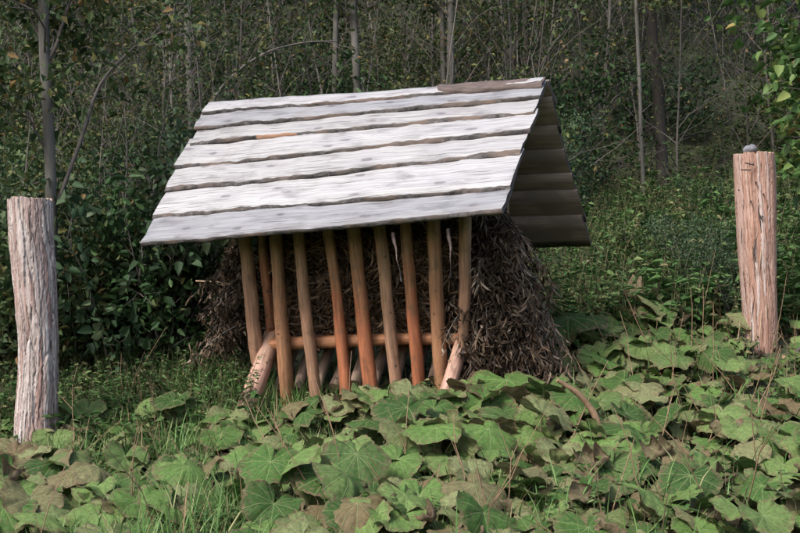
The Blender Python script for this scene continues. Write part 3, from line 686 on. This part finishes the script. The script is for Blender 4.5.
def stone_on_post():
    mb = MB(); nu, nv = 14, 9; V = []
    c = P(750.5, 151, 9.62); c[2] = RV[-1][:, 2].mean() + .035
    for i in range(nv):
        th = math.pi * i / (nv - 1)
        for j in range(nu):
            ph = 2 * math.pi * j / nu; s = 1 + .28 * float(vnoise2(i * .9, j * .8, 3))
            V.append(c + np.array([.058 * math.sin(th) * math.cos(ph) * s + .012 * math.cos(th), .045 * math.sin(th) * math.sin(ph) * s, .042 * math.cos(th) * s * (1 - .35 * math.cos(ph + 1) * math.sin(th))]))
    f = [(i * nu + j, i * nu + (j + 1) % nu, (i + 1) * nu + (j + 1) % nu, (i + 1) * nu + j) for i in range(nv - 1) for j in range(nu)]
    mb.add(V, None, f); tag(link('stone', mb.mesh('stone', [M['stone']], True)), 'small grey stone lying on top of the reddish log', 'stone')
stone_on_post()

# ------------------------------------------------------------------ foliage prototypes
def wander(start, d, L, n, wob, up=0.0):
    pts = [np.asarray(start, float)]; d = np.asarray(d, float) / np.linalg.norm(d)
    for k in range(n - 1):
        d = d + rng.normal(0, wob, 3) + np.array([0, 0, up]); d /= np.linalg.norm(d)
        pts.append(pts[-1] + d * L / (n - 1))
    return np.array(pts)
def grow(mbw, start, d, L, r, level, anchors, wob=.12, up=.04, kids=(7, 5, 0), ang=.9, matw=0, from_=.3, shrink=.5, sides=(9, 5, 4)):
    n = 10 if level == 0 else 6
    pts = wander(start, d, L, n, wob if level else wob * .35, up)
    rad = np.linspace(r, r * (.3 if level else .25), n)
    tube(mbw, pts, rad, sides[min(level, 2)], False, matw, rng.random())
    last = level >= len(kids) - 1 or kids[level] == 0
    if last:
        m = 3
        for t in np.linspace(.25, 1, m): anchors.append((pts[min(n - 1, int(t * (n - 1)))], pts[-1] - pts[0]))
        return
    for k in range(kids[level]):
        t = from_ + (1 - from_) * (k + rng.random()) / kids[level]; i = min(n - 2, int(t * (n - 1)))
        p = pts[i] + (pts[i + 1] - pts[i]) * rng.random()
        ax = norm(pts[i + 1] - pts[i]); side = norm(np.cross(ax, rng.normal(size=3)))
        dd = ax * math.cos(ang) + side * math.sin(ang)
        grow(mbw, p, dd, L * shrink * (1.15 - .6 * t) * rng.uniform(.7, 1.2), max(.0035, rad[i] * .45), level + 1, anchors, .18, up * .6, kids, ang, matw, .15, shrink, sides)
def foliage_on(anchors, per, spread, L, W, mat, quad=True, droop=.25, flat=.9):
    mb = MB(); A = np.array([a for a, _ in anchors]); D = np.array([d for _, d in anchors])
    k = rng.integers(0, len(A), int(per * len(A)))
    n = len(k); c = A[k] + rng.normal(0, spread, (n, 3)); ax = norm(D[k]) * .5 + rdir(n, -.1); nr = rdir(n, flat)
    s = rng.uniform(.6, 1.25, n); leaves(mb, c, ax, nr, L * s, W * s, 0, .2, droop, quad)
    return mb.mesh('foliage', [mat])
PROTO = {}
def proto(kind, woodmesh, leafmesh): PROTO.setdefault(kind, []).append((woodmesh, leafmesh))
for q in range(4):                         # thin saplings, twiggy, few leaves
    mb = MB(); an = []
    grow(mb, (0, 0, -.2), (rng.normal(0, .05), rng.normal(0, .05), 1), 5.5 + q * .5, (.016, .020, .026, .022)[q], 0, an, .14, .05, (22, 6, 0), .75, 0, .06, .30, (8, 4, 3))
    proto('sapling', mb.mesh('stem', [M['twig']], True), foliage_on(an, 1.5, .12, .08, .05, M['tree'], True))
for q in range(3):                         # forest trees with a high crown
    mb = MB(); an = []
    grow(mb, (0, 0, -.3), (rng.normal(0, .03), rng.normal(0, .03), 1), 11 + q, .095 + .02 * q, 0, an, .06, .03, (22, 7, 4, 0), .95, 0, .22, .34, (10, 5, 3))
    proto('forest_tree', mb.mesh('trunk', [M['trunk_dark']], True), foliage_on(an, 4.5, .22, .13, .085, M['tree'], True))
for q in range(6):                         # leafy shrubs
    mb = MB(); an = []
    for s in range(9):
        a = rng.uniform(0, 6.28); grow(mb, (rng.normal(0, .12), rng.normal(0, .12), -.1), (math.cos(a) * .45, math.sin(a) * .45, 1), rng.uniform(1.2, 2.3), .014, 0, an, .2, .02, (8, 4, 0), .8, 0, .15, .42, (5, 4, 3))
    per_, ll, mk_ = ((4.2, .085, 'shrub'), (3.0, .12, 'shrub_b'), (5.5, .06, 'shrub_c'), (3.4, .095, 'tree'), (3.6, .075, 'shrub_b'), (2.0, .10, 'shrub_c'))[q]
    proto('shrub', mb.mesh('stem', [M['twig']], True), foliage_on(an, per_, .10, ll, ll * (.5 + .1 * (q % 3)), M[mk_], False, .35, .5))
def place(kind, name, x, y, rz, sc, label, cat, group, part='stem', v=None, tilt=(0, 0), zs=1.0):
    w, lf = PROTO[kind][v if v is not None else rnd.randrange(len(PROTO[kind]))]
    o = thing(name, (x, y, float(gz(x, y))), label, cat, group)
    o.rotation_euler = (tilt[0], tilt[1], rz); o.scale = (sc, sc, sc * zs)
    for nm, me in ((part, w), ('crown' if kind != 'shrub' else 'foliage', lf)):
        c = bpy.data.objects.new(nm, me); COL.objects.link(c); c.parent = o
    return o
def px_x(px, y): return (px - 400) / FPX * y

def zone(px):
    return ('above the bark-covered log' if px < 110 else 'left of the roof' if px < 200 else 'behind the left half of the roof' if px < 370
            else 'behind the right half of the roof' if px < 560 else 'between the gable and the reddish log' if px < 720 else 'behind the reddish log')
# far wood: trees on the hillside
def free(x, y, d, used):
    return all((x - a) ** 2 + (y - b) ** 2 > d * d for a, b in used)
used = []
tries = 0
while len(used) < 54 and tries < 4000:
    tries += 1; y = rnd.uniform(22, 42); x = rnd.uniform(-.46, .46) * y * 1.15
    if not free(x, y, 1.7, used): continue
    used.append((x, y))
    place('forest_tree', 'forest_tree', x, y, rnd.uniform(0, 6.28), rnd.uniform(.75, 1.15), '%s tree in the dark wood, %s' % ('tall leafy' if y < 29 else 'distant dim', zone(400 + x / y * FPX)), 'tree', 'trees of the dark wood', 'trunk')
used = []
tries = 0
while len(used) < 150 and tries < 6000:
    tries += 1; y = rnd.uniform(14.5, 27); x = rnd.uniform(-.42, .42) * y
    if not free(x, y, .6, used): continue
    px = 400 + x / y * FPX
    if px > 560 and y < 17.5: continue
    used.append((x, y))
    place('sapling', 'sapling', x, y, rnd.uniform(0, 6.28), rnd.uniform(.7, 1.15), 'thin twiggy sapling %s, %s' % ('at the thicket front' if y < 19 else 'deep in the thicket', zone(px)), 'sapling', 'saplings of the thicket', 'stem', None, (rnd.gauss(0, .06), rnd.gauss(0, .06)))
for k in range(13):
    y = rnd.uniform(10.6, 14.0); px = rnd.uniform(-20, 215)
    place('sapling', 'sapling', px_x(px, y), y, rnd.uniform(0, 6.28), rnd.uniform(.45, .75), 'slim yellow-green sapling among the shrubs, %s' % ('near the bark-covered log' if px < 80 else 'midway to the feeder' if px < 150 else 'just left of the roof'), 'sapling', 'saplings among the left shrubs', 'stem', None, (rnd.gauss(0, .08), rnd.gauss(0, .08)))
# understorey shrubs in the wood
for k in range(40):
    y = rnd.uniform(14.5, 25); x = rnd.uniform(-.42, .42) * y
    if 400 + x / y * FPX > 560 and (y < 17 or k % 3): continue
    place('shrub', 'understorey_shrub', x, y, rnd.uniform(0, 6.28), rnd.uniform(.7, 1.35), 'dark leafy shrub %s, %s' % ('at the wood edge' if y < 18.5 else 'deep under the trees', zone(400 + x / y * FPX)), 'shrub', 'shrubs under the trees')
# dense dark shrubs at the left, behind the log
for k in range(20):
    y = rnd.uniform(10.5, 14); px = rnd.uniform(-60, 235); x = px_x(px, y)
    if y < 11 and px > 170: y += 1.2
    place('shrub', 'leafy_shrub', x, y, rnd.uniform(0, 6.28), rnd.uniform(.75, 1.15), 'dense dark green shrub, %s, %s' % ('front row' if y < 11.6 else 'back row', 'around the bark-covered log' if px < 80 else 'midway between bark-covered log and feeder' if px < 160 else 'just left of the feeder'), 'shrub', 'shrubs left of the feeder')
for (px, y, s) in ((275, 12.6, .8), (330, 13.2, .9), (400, 13.4, .8), (455, 13.3, .8)):
    place('shrub', 'leafy_shrub', px_x(px, y), y, rnd.uniform(0, 6.28), s, 'dark green shrub half hidden behind the feeder', 'shrub', 'shrubs behind the feeder')

for k in range(18):
    y = rnd.uniform(10.8, 16.5); px = rnd.uniform(575, 800)
    place('shrub', 'bramble', px_x(px, y), y, rnd.uniform(0, 6.28), rnd.uniform(.25, .45), 'low leafy bramble in the meadow, %s' % (('close' if y < 13.5 else 'far') + ' behind the reddish log' if px > 700 else 'near the roof gable' if px < 640 else 'midway between gable and reddish log'), 'bramble', 'brambles in the meadow')
# single trees one can pick out
def single_tree(name, label, y, trunk, r0, r1, mat, limbs=(), crown_h=3.5, per=6, leafmat=None, leafL=.09):
    """trunk: pixel path foot to top at depth y; it goes on above the frame and carries its crown there"""
    pts = [P(a, b, y) for a, b in trunk]
    foot = pts[0].copy(); foot[2] = float(gz(foot[0], foot[1])) - .2
    if foot[2] < pts[0][2] - .05: pts = [foot] + pts
    else: pts[0] = foot
    d = norm(pts[-1] - pts[-2]); up = norm(d + np.array([0, 0, .4]))
    pts = pts + [pts[-1] + up * crown_h * .5, pts[-1] + up * crown_h]
    pts = np.array(pts); n = 22; L = np.concatenate([[0], np.cumsum(np.linalg.norm(np.diff(pts, axis=0), axis=1))]); t = np.linspace(0, L[-1], n)
    pp = np.stack([np.interp(t, L, pts[:, k]) for k in range(3)], -1) + .012 * np.stack([vnoise(t * 2, 3 + k) for k in range(3)], -1)
    zt = (pp[:, 2] - pp[0, 2]) / (pp[-1, 2] - pp[0, 2]); rad = r0 + (r1 - r0) * zt
    root = thing(name, (foot[0], foot[1], foot[2] + .2), label, 'tree')
    mb = MB(); tube(mb, pp, rad, 12, False, 0, 0.0, .05, int(y * 10)); an = []
    link('trunk', mb.mesh('trunk', [mat], True), root)
    for lb in limbs:
        q = np.array([P(a, b, y + dz) for a, b, dz in lb['p']]); m = 12; tt = np.linspace(0, 1, m); sg = np.linspace(0, 1, len(q))
        qq = np.stack([np.interp(tt, sg, q[:, k]) for k in range(3)], -1) + .02 * np.stack([vnoise(tt * 5, lb['p'][0][0] + k) for k in range(3)], -1)
        mb = MB(); tube(mb, qq, np.linspace(lb['r'], lb['r'] * .35, m), 7, False, 0, rng.random())
        for k in range(7):
            i = rng.integers(3, m - 1); grow(mb, qq[i], norm(qq[i + 1] - qq[i]) + rng.normal(0, .7, 3), rng.uniform(.25, .7), .005, 1, an, .15, .03, (0, 3, 0), .7, 0, .15, .5, (4, 4, 3))
        link('limb', mb.mesh('limb', [M['twig']], True), root)
    for k in range(22):
        mb = MB(); i = rng.integers(int(n * .45), n - 1)
        side = norm(np.cross(pp[i + 1] - pp[i], rng.normal(size=3))); grow(mb, pp[i], side + np.array([0, 0, .6]), rng.uniform(.6, 1.5), rad[i] * .25, 1, an, .15, .04, (0, 6, 0), .8, 0, .15, .5, (5, 4, 3))
        link('branch', mb.mesh('branch', [M['twig']], True), root)
    link('crown', foliage_on(an, per, .10, leafL, leafL * .62, leafmat or M['tree'], True), root)
    return root
single_tree('ash_tree', 'slender grey-barked tree rising behind the bark-covered log', 9.6, [(52, 330), (50, 190), (47, 90), (43, 0), (42, -60)], .050, .042, M['trunk'],
    [dict(p=[(60, 200, 0), (86, 120, .2), (105, 75, .3), (135, 45, .4), (170, 30, .5)], r=.02), dict(p=[(48, 60, 0), (66, 20, .1), (75, -20, .2)], r=.02), dict(p=[(49, 150, 0), (25, 115, -.2), (2, 100, -.3)], r=.012), dict(p=[(47, 45, 0), (25, 10, .1), (14, -25, .1)], r=.015)])
single_tree('forest_tree', 'pale straight trunk rising behind the left end of the roof', 15.5, [(194, 300), (191, 120), (188, 0), (187, -60)], .062, .05, M['trunk'])
single_tree('forest_tree', 'thinner pale trunk, left of a close pair above the middle of the roof', 15.0, [(333, 260), (334, 90), (337, 0), (339, -60)], .042, .036, M['trunk'])
single_tree('forest_tree', 'thicker pale trunk, right of a close pair above the middle of the roof', 15.0, [(360, 260), (357, 90), (353, 0), (351, -60)], .058, .05, M['trunk'])
single_tree('forest_tree', 'darker thin trunk, left of two touching trunks above the right half of the roof', 15.5, [(445, 260), (443, 80), (442, 0), (441, -60)], .045, .04, M['trunk'])
single_tree('forest_tree', 'grey trunk, right of two touching trunks above the right half of the roof', 15.4, [(453, 260), (450, 80), (451, 0), (455, -60)], .06, .05, M['trunk'])
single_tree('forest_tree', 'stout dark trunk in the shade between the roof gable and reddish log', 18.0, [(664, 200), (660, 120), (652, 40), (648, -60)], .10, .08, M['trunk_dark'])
single_tree('forest_tree', 'thin pale stem beside the stout dark trunk right of the gable', 16.6, [(645, 215), (640, 120), (637, 30), (634, -60)], .032, .026, M['trunk'])
# arching bare bough above the left end of the roof
def bough():
    q = np.array([P(a, b, 12.2 + .2 * i) for i, (a, b) in enumerate([(186, 330), (200, 160), (212, 98), (240, 68), (270, 50), (305, 42), (340, 41)])])
    q[0][2] = float(gz(q[0][0], q[0][1])) - .15
    tt = np.linspace(0, 1, 40); pp = np.stack([np.interp(tt, np.linspace(0, 1, len(q)), q[:, k]) for k in range(3)], -1)
    kk = np.ones(5) / 5; pp = np.stack([np.convolve(np.pad(pp[:, k], 2, 'edge'), kk, 'valid') for k in range(3)], -1)
    root = thing('bent_sapling', q[0] + [0, 0, .15], 'bent bare sapling arching to the right over the left roof end', 'sapling')
    mb = MB(); tube(mb, pp, np.linspace(.022, .009, 40), 8, False, 0, .6); link('stem', mb.mesh('stem', [M['twig']], True), root)
    an = []
    for k in range(10):
        mb = MB(); i = rng.integers(14, 38); grow(mb, pp[i], norm(pp[i + 1] - pp[i]) + rng.normal(0, .6, 3), rng.uniform(.3, .7), .006, 1, an, .15, .03, (0, 4, 0), .7, 0, .1, .5, (4, 4, 3))
        link('branch', mb.mesh('branch', [M['twig']], True), root)
    link('crown', foliage_on(an, 2, .06, .08, .05, M['tree'], True), root)
bough()
# bright young tree reaching in at the right edge
def bright_tree():
    y = 10.6; bx = px_x(845, y); root = thing('young_tree', (bx, y, float(gz(bx, y))), 'bright green leafy young tree reaching in above the reddish log', 'tree')
    mb = MB(); an = []; z0 = float(gz(bx, y))
    tr = np.array([[bx, y, z0 - .2], [bx + .03, y, z0 + 1.2], [bx - .03, y - .05, z0 + 2.6], [bx, y, z0 + 4.2]]); tt = np.linspace(0, 1, 16)
    pp = np.stack([np.interp(tt, np.linspace(0, 1, 4), tr[:, k]) for k in range(3)], -1); tube(mb, pp, np.linspace(.045, .015, 16), 8, False, 0, .5)
    link('trunk', mb.mesh('trunk', [M['twig']], True), root)
    for k in range(30):
        mb = MB(); i = 5 + int(10 * k / 30); a = rng.uniform(math.pi * .65, math.pi * 1.4) if k % 3 else rng.uniform(0, 6.28)
        grow(mb, pp[i], (math.cos(a), math.sin(a) * .8, .35), rng.uniform(.45, .95), .010, 1, an, .14, .0, (0, 6, 0), .75, 0, .25, .45, (5, 4, 3))
        link('branch', mb.mesh('branch', [M['twig']], True), root)
    link('crown', foliage_on(an, 1.9, .09, .13, .09, M['bright'], False, .3, 1.2), root)
bright_tree()

# ------------------------------------------------------------------ ground cover (stuff)
def herb_mesh():
    mb = MB()
    def patch(n, px0, px1, y0, y1, h0, h1, ls, dens=lambda px, y: True):
        for _ in range(n):
            y = rng.uniform(y0, y1); px = rng.uniform(px0, px1)
            if not dens(px, y): continue
            x = px_x(px, y); b = np.array([x, y, float(gz(x, y)) - .02]); h = rng.uniform(h0, h1)
            d = np.array([rng.normal(0, .18), rng.normal(0, .18) - .08, 1]); tt = np.linspace(0, 1, 4)[:, None]
            pts = b[None] + d[None] * h * tt + np.array([[rng.normal(0, .1), rng.normal(0, .1), -.08]]) * h * tt ** 2
            tube(mb, pts, np.linspace(.004, .0018, 4), 3, False, 1, rng.random())
            m = int(rng.uniform(7, 17)); t = rng.uniform(.15, 1, m); c = np.stack([np.interp(t, np.linspace(0, 1, 4), pts[:, q]) for q in range(3)], -1)
            a = rng.uniform(0, 6.28, m); ax = np.stack([np.cos(a), np.sin(a), rng.uniform(-.3, .45, m)], -1)
            l = ls * rng.uniform(.55, 1.3, m) * (1.15 - .5 * t)
            leaves(mb, c, ax, rdir(m, 1.6), l, l * rng.uniform(.3, .6), 0, .2, .25, y > 11, np.clip(rng.normal(rng.random(), .15, m), 0, 1))
    patch(1700, 545, 860, 10.0, 17.5, .3, .85, .15, lambda px, y: vnoise2(px / 28, y * 1.3, 4) > -.25)
    patch(900, 545, 860, 10.0, 17.5, .4, 1.25, .08, lambda px, y: vnoise2(px / 22, y * 1.5, 9) > 0)
    patch(900, 470, 620, 10.2, 16, .35, .9, .085)
    patch(900, -40, 250, 8.9, 11, .2, .6, .07)
    patch(600, -30, 330, 5.4, 9.2, .08, .28, .055)
    patch(420, -30, 330, 5.2, 9.0, .10, .28, .09)
    patch(420, 215, 470, 7.7, 8.7, .10, .34, .08)
    patch(380, -20, 240, 8.2, 10.2, .15, .5, .10)
    patch(170, 560, 830, 10.2, 16.5, .4, .9, .22)
    patch(200, 330, 830, 5.2, 10.2, .2, .4, .055)
    patch(1500, 0, 800, 16, 24, .3, .8, .11)
    for _ in range(110):                                   # last year's dry stems
        y = rng.uniform(5.2, 10.5); px = rng.uniform(-20, 830); x = px_x(px, y)
        b = np.array([x, y, float(gz(x, y)) - .03]); h = rng.uniform(.25, .75); d = np.array([rng.normal(0, .4), rng.normal(0, .3), 1])
        tt = np.linspace(0, 1, 5)[:, None]; pts = b[None] + d[None] * h * tt + rng.normal(0, .012, (5, 3)) * tt
        tube(mb, pts, np.linspace(.0045, .002, 5), 4, False, 2, rng.random())
        if rng.random() < .6:
            i = rng.integers(2, 4); q = pts[i] + (d + rng.normal(0, .7, 3))[None] * h * .4 * np.linspace(0, 1, 3)[:, None]; tube(mb, q, [.003, .002, .0015], 3, False, 2, .5)
    return mb.mesh('herbs', [M['herb'], M['stalk'], M['dry_stalk']])
tag(link('undergrowth', herb_mesh()), 'tangle of green herbs and nettles covering the clearing and wood edge', 'undergrowth', kind='stuff')
def grass_mesh():
    mb = MB(); n = 46000
    y = rng.uniform(4.8, 10.5, n); px = rng.uniform(-40, 840, n)
    w = np.interp(px, [-40, 120, 320, 420, 840], [.75, 1.0, .6, .13, .06]) * (.55 + .6 * vnoise2(px / 60, y * 2.2, 6))
    k = rng.random(n) < w; y = y[k]; px = px[k]; n = len(y); x = px_x(px, y)
    b = np.stack([x, y, gz(x, y) - .02], -1); h = rng.uniform(.12, .46, n) * np.interp(px, [0, 120, 200, 280, 500], [.85, 1.0, 1.3, .9, 1.0]); a = rng.uniform(0, 6.28, n)
    lean = np.stack([np.cos(a), np.sin(a), np.zeros(n)], -1); ww = rng.uniform(.0025, .0065, n); s = np.stack([-np.sin(a), np.cos(a), np.zeros(n)], -1)
    bend = rng.uniform(.15, .85, n)
    rows = []
    for t, wd in ((0, 1), (.4, .9), (.75, .6), (1.0, .05)):
        c = b + np.array([0, 0, 1])[None] * (h * (t - .35 * bend * t ** 2))[:, None] + lean * (h * bend * .9 * t ** 2)[:, None]
        rows += [c - s * (ww * wd)[:, None], c + s * (ww * wd)[:, None]]
    V = np.stack(rows, 1); i = np.arange(n)[:, None] * 8
    f = np.concatenate([i + [0, 1, 3, 2], i + [2, 3, 5, 4], i + [4, 5, 7, 6]])
    mb.add(V.reshape(-1, 3), None, f, 0, np.repeat(rng.random(n), 8))
    return mb.mesh('grass', [M['grass']])
tag(link('grass', grass_mesh()), 'long thin grass growing between the leaves in front', 'grass', kind='stuff')
def litter_mesh():
    mb = MB(); n = 9000; y = rng.uniform(4.8, 22, n); px = rng.uniform(-40, 840, n); x = px_x(px, y)
    c = np.stack([x, y, gz(x, y) + rng.uniform(0, .03, n)], -1); l = rng.uniform(.05, .13, n)
    leaves(mb, c, rdir(n) * [1, 1, .3], rdir(n, 1.5), l, l * .6, 0, .35, .3, True)
    return mb.mesh('leaf_litter', [M['litter']])
tag(link('leaf_litter', litter_mesh()), 'brown fallen leaves scattered over the ground', 'leaf litter', kind='stuff')

# ------------------------------------------------------------------ butterbur: big leaves, each its own object
def butterbur_leaf(seed, wilt=0.0):
    """unit blade (radius about 1) on its stalk; the stalk foot is the origin, +X is the way the leaf leans"""
    g = np.random.default_rng(seed); nphi, rings = 56, [0, .15, .3, .45, .6, .74, .86, .95, 1.0]
    phi = np.linspace(-math.pi, math.pi, nphi); q = seed * 1.7
    sinus = 1 - .90 * np.exp(-((math.pi - np.abs(phi)) / .26) ** 2)
    out = (1 + .10 * np.cos(phi) + .10 * np.abs(np.sin(phi))) * sinus * (1 + .05 * vnoise(phi * 1.6, q) + .035 * vnoise(phi * 7, q + 1) + .018 * np.where(np.arange(nphi) % 2, 1, -1))
    folds = 5 + seed % 3; V = []; UV = []
    cup = g.uniform(-.45, .05); vfold = g.uniform(-.22, .42); wave = g.uniform(.05, .12) * (1 + 1.2 * wilt); ph = g.uniform(0, 6)
    for s in rings:
        r = out * s
        z = cup * s ** 2 * (1 + .3 * np.cos(phi)) + .035 * s * np.cos(11 * phi) + wave * s ** 2.5 * np.sin(folds * phi * .8 + ph) + .06 * s * s * vnoise(phi * 4, q + 4) + .10 * s * vnoise2(r * np.cos(phi) * 2.2, r * np.sin(phi) * 2.2, q) + .05 * s * vnoise2(r * np.cos(phi) * 5, r * np.sin(phi) * 5, q + 2) + vfold * np.abs(r * np.sin(phi))
        x = r * np.cos(phi); yy = r * np.sin(phi)
        z = z - (.12 + .1 * g.random() * 0) * s * np.clip(np.cos(phi), 0, 1) * (r ** 1.2)          # tip hangs
        if wilt:                                                                             # margins roll up and in
            roll = wilt * s ** 3; x = x * (1 - .35 * roll); yy = yy * (1 - .45 * roll * (1 + .5 * np.sin(phi * 2 + ph))); z = z + roll * (.30 + .35 * vnoise(phi * 2.2, q + 7))
        V.append(np.stack([x, yy, z], -1)); UV.append(np.stack([np.full(nphi, s), (phi + math.pi) / (2 * math.pi)], -1))
    V = np.array(V); UV = np.array(UV)
    tilt = (g.uniform(.08, .55) if seed % 4 else g.uniform(.5, .95)) if not wilt else g.uniform(.2, 1.0)
    roll = g.normal(0, .24)
    ca, sa = math.cos(tilt), math.sin(tilt); Ry = np.array([[ca, 0, sa], [0, 1, 0], [-sa, 0, ca]]); cr, sr = math.cos(roll), math.sin(roll); Rx = np.array([[1, 0, 0], [0, cr, -sr], [0, sr, cr]])
    h = g.uniform(.7, 1.8); lean = g.uniform(.15, .8)
    if wilt: h *= .75
    V = V @ (Ry @ Rx).T + np.array([lean, 0, h])
    n, m = len(rings), nphi; i = np.arange(n - 1)[:, None] * m; j = np.arange(m - 1)[None]
    f = np.stack([i + j, i + m + j, i + m + j + 1, i + j + 1], -1).reshape(-1, 4)
    mb = MB(); mb.add(V.reshape(-1, 3), None, f, 0, g.random(), UV.reshape(-1, 2))
    t = np.linspace(0, 1, 6)[:, None]; pts = np.array([[lean, 0, h + 2.0]]) * t + np.array([[-.25 * lean, 0, .1 * h]]) * (t * (1 - t) * 2) - np.array([[0, 0, 2.0]])
    tube(mb, pts, np.linspace(.035, .022, 6), 5, False, 1)
    return mb.mesh('leaf', [M['butterbur_old'] if wilt > .5 else M['butterbur'], M['stalk']], True)
LEAF = [butterbur_leaf(s) for s in range(14)]; WILT = [butterbur_leaf(50 + s, .6 + .12 * s) for s in range(6)]
def butterbur(x, y, label, group, n, size, wilt=.15, spread=.16, face=-math.pi / 2, fan=1.1, rise=1.0):
    z = float(gz(x, y)); root = thing('butterbur_plant', (x, y, z - .02), label, 'butterbur', group)
    for k in range(n):
        old = rnd.random() < wilt; me = rnd.choice(WILT if old else LEAF)
        o = bpy.data.objects.new('leaf', me); COL.objects.link(o); o.parent = root
        a = rnd.uniform(0, 6.28); rr = rnd.uniform(0, spread); o.location = (math.cos(a) * rr, math.sin(a) * rr, 0)
        s = size * rnd.uniform(.65, 1.2) * (.85 if old else 1); o.scale = (s, s, s * rnd.uniform(.7, 1.0)); o.location.z = (rise - 1) * s * 1.5
        o.rotation_euler = (rnd.gauss(0, .12), rnd.gauss(0, .12), face + rnd.gauss(0, fan))
    return root
GRP = 'butterbur plants carpeting the slope in front'
spots = []
tries = 0
while len(spots) < 276 and tries < 60000:
    tries += 1; y = rnd.uniform(5.0, 10.6); px = rnd.uniform(-10, 830); x = px_x(px, y)
    w = float(np.interp(px, [-10, 60, 180, 300, 380, 830], [.7, .65, .42, .85, 1, 1]))
    if rnd.random() > w: continue
    # stay clear of feeder, its view, and the logs
    if y > 8.2 and 215 < px < 475: continue
    if y > 8.05 and 180 < px < 400: continue
    if y > 8.9 and px < 240: continue
    if y > 9.2 and 470 < px < 550: continue
    if 8.9 < y < 9.95 and abs(px - 760) < 36: continue
    if not free(x, y, .21, spots): continue
    spots.append((x, y))
    where = ('below the bark-covered log' if px < 110 else "below the feeder's left leg" if px < 250 else 'below the rack' if px < 430 else 'below the drooping fodder' if px < 560 else 'right of the feeder' if px < 690 else 'below the reddish log')
    row = 'at the front of the leaf carpet' if y < 6.3 else 'in the middle of the leaf carpet' if y < 7.9 else 'at the back of the leaf carpet'
    butterbur(x, y, 'broad-leaved butterbur %s, %s' % (row, where), GRP, rnd.choice([7, 8, 9]) if px > 300 else rnd.choice([5, 6, 7]), rnd.choice([rnd.uniform(.075, .115), rnd.uniform(.11, .165)]) * (.95 if y < 6.3 else .9 if (y > 7.6 and px < 440) else .62 if (y > 7.6 and px > 705) else 1.05), .24 if px > 350 else .17, .27, rise=1.2 if px > 480 else rnd.uniform(1.1, 1.7))
for k, px in enumerate((226, 248, 268, 288, 306, 324, 342, 358, 374, 390, 408, 424)):
    y = 8.10 - .0016 * (px - 232) + rnd.uniform(-.14, .03)
    butterbur(px_x(px, y), y, 'small butterbur hiding the foot of the rack, %s' % ('by the left leg' if px < 290 else 'below the middle slats' if px < 375 else 'by the right slats'), 'butterburs at the foot of the rack', 6, rnd.uniform(.10, .14), .2, .16, rise=rnd.uniform(1.7, 2.6))
for k, px in enumerate((70, 95, 118, 140, 165, 188, 208)):
    y = rnd.uniform(8.2, 8.9)
    butterbur(px_x(px, y), y, 'butterbur in the weeds, %s' % ('beside the bark-covered log' if px < 110 else 'midway between bark-covered log and feeder' if px < 170 else "beside the feeder's left leg"), 'butterburs between log and feeder', 5, rnd.uniform(.09, .14), .2, .2, rise=rnd.uniform(1.5, 2.2))
# single ones that can be told apart
butterbur(px_x(455, 7.75), 7.75, 'big fresh green butterbur covering the right front foot of the feeder', None, 5, .22, 0, .22, -1.57, .8)
butterbur(px_x(500, 8.1), 8.1, 'tall round-leaved butterbur leaning against the drooping dry fodder', None, 4, .25, 0, .15, -1.57, .7)
butterbur(px_x(650, 10.4), 10.4, 'butterbur with large dull brown wilting leaves behind the green carpet', None, 5, .27, .75, .3)
butterbur(px_x(590, 10.0), 10.0, 'large dark green butterbur just right of the feeder', None, 5, .28, .1, .25)
butterbur(px_x(725, 9.9), 9.9, 'dark green butterbur at the foot of the reddish log', None, 3, .17, 0, .2)

# dry stalks and broken branches
def stalk(name, label, cat, pts, r, mat):
    mb = MB(); pts = np.array(pts); n = 16; t = np.linspace(0, 1, n); q = np.stack([np.interp(t, np.linspace(0, 1, len(pts)), pts[:, k]) for k in range(3)], -1)
    kk = np.ones(3) / 3; q[1:-1] = np.stack([np.convolve(q[:, k], kk, 'valid') for k in range(3)], -1)
    tube(mb, q, np.array(r)[0] + (np.array(r)[1] - r[0]) * t, 7, True, 0, .5, .15, 3)
    tag(link(name, mb.mesh(name, [mat], True)), label, cat)
def gp(px, y): q = gpt(px, y); q[2] -= .05; return q
stalk('dry_stalk', 'thick brown curved dry stalk bending over the leaves right of the feeder', 'stalk', [gp(602, 6.9), P(600, 436, 6.9), P(596, 415, 6.9), P(580, 394, 6.88), P(557, 380, 6.85)], (.032, .015), M['dry_stalk'])
stalk('dead_branch', 'grey dead branch leaning beside the foot of the reddish log', 'branch', [gp(768, 9.2), P(775, 376, 9.2), P(790, 357, 9.25), P(808, 343, 9.3)], (.022, .014), M['trunk'])
stalk('dead_branch', 'thin grey forked twig right of the reddish log', 'branch', [gp(786, 9.15), P(789, 377, 9.15), P(800, 362, 9.2)], (.013, .008), M['trunk'])
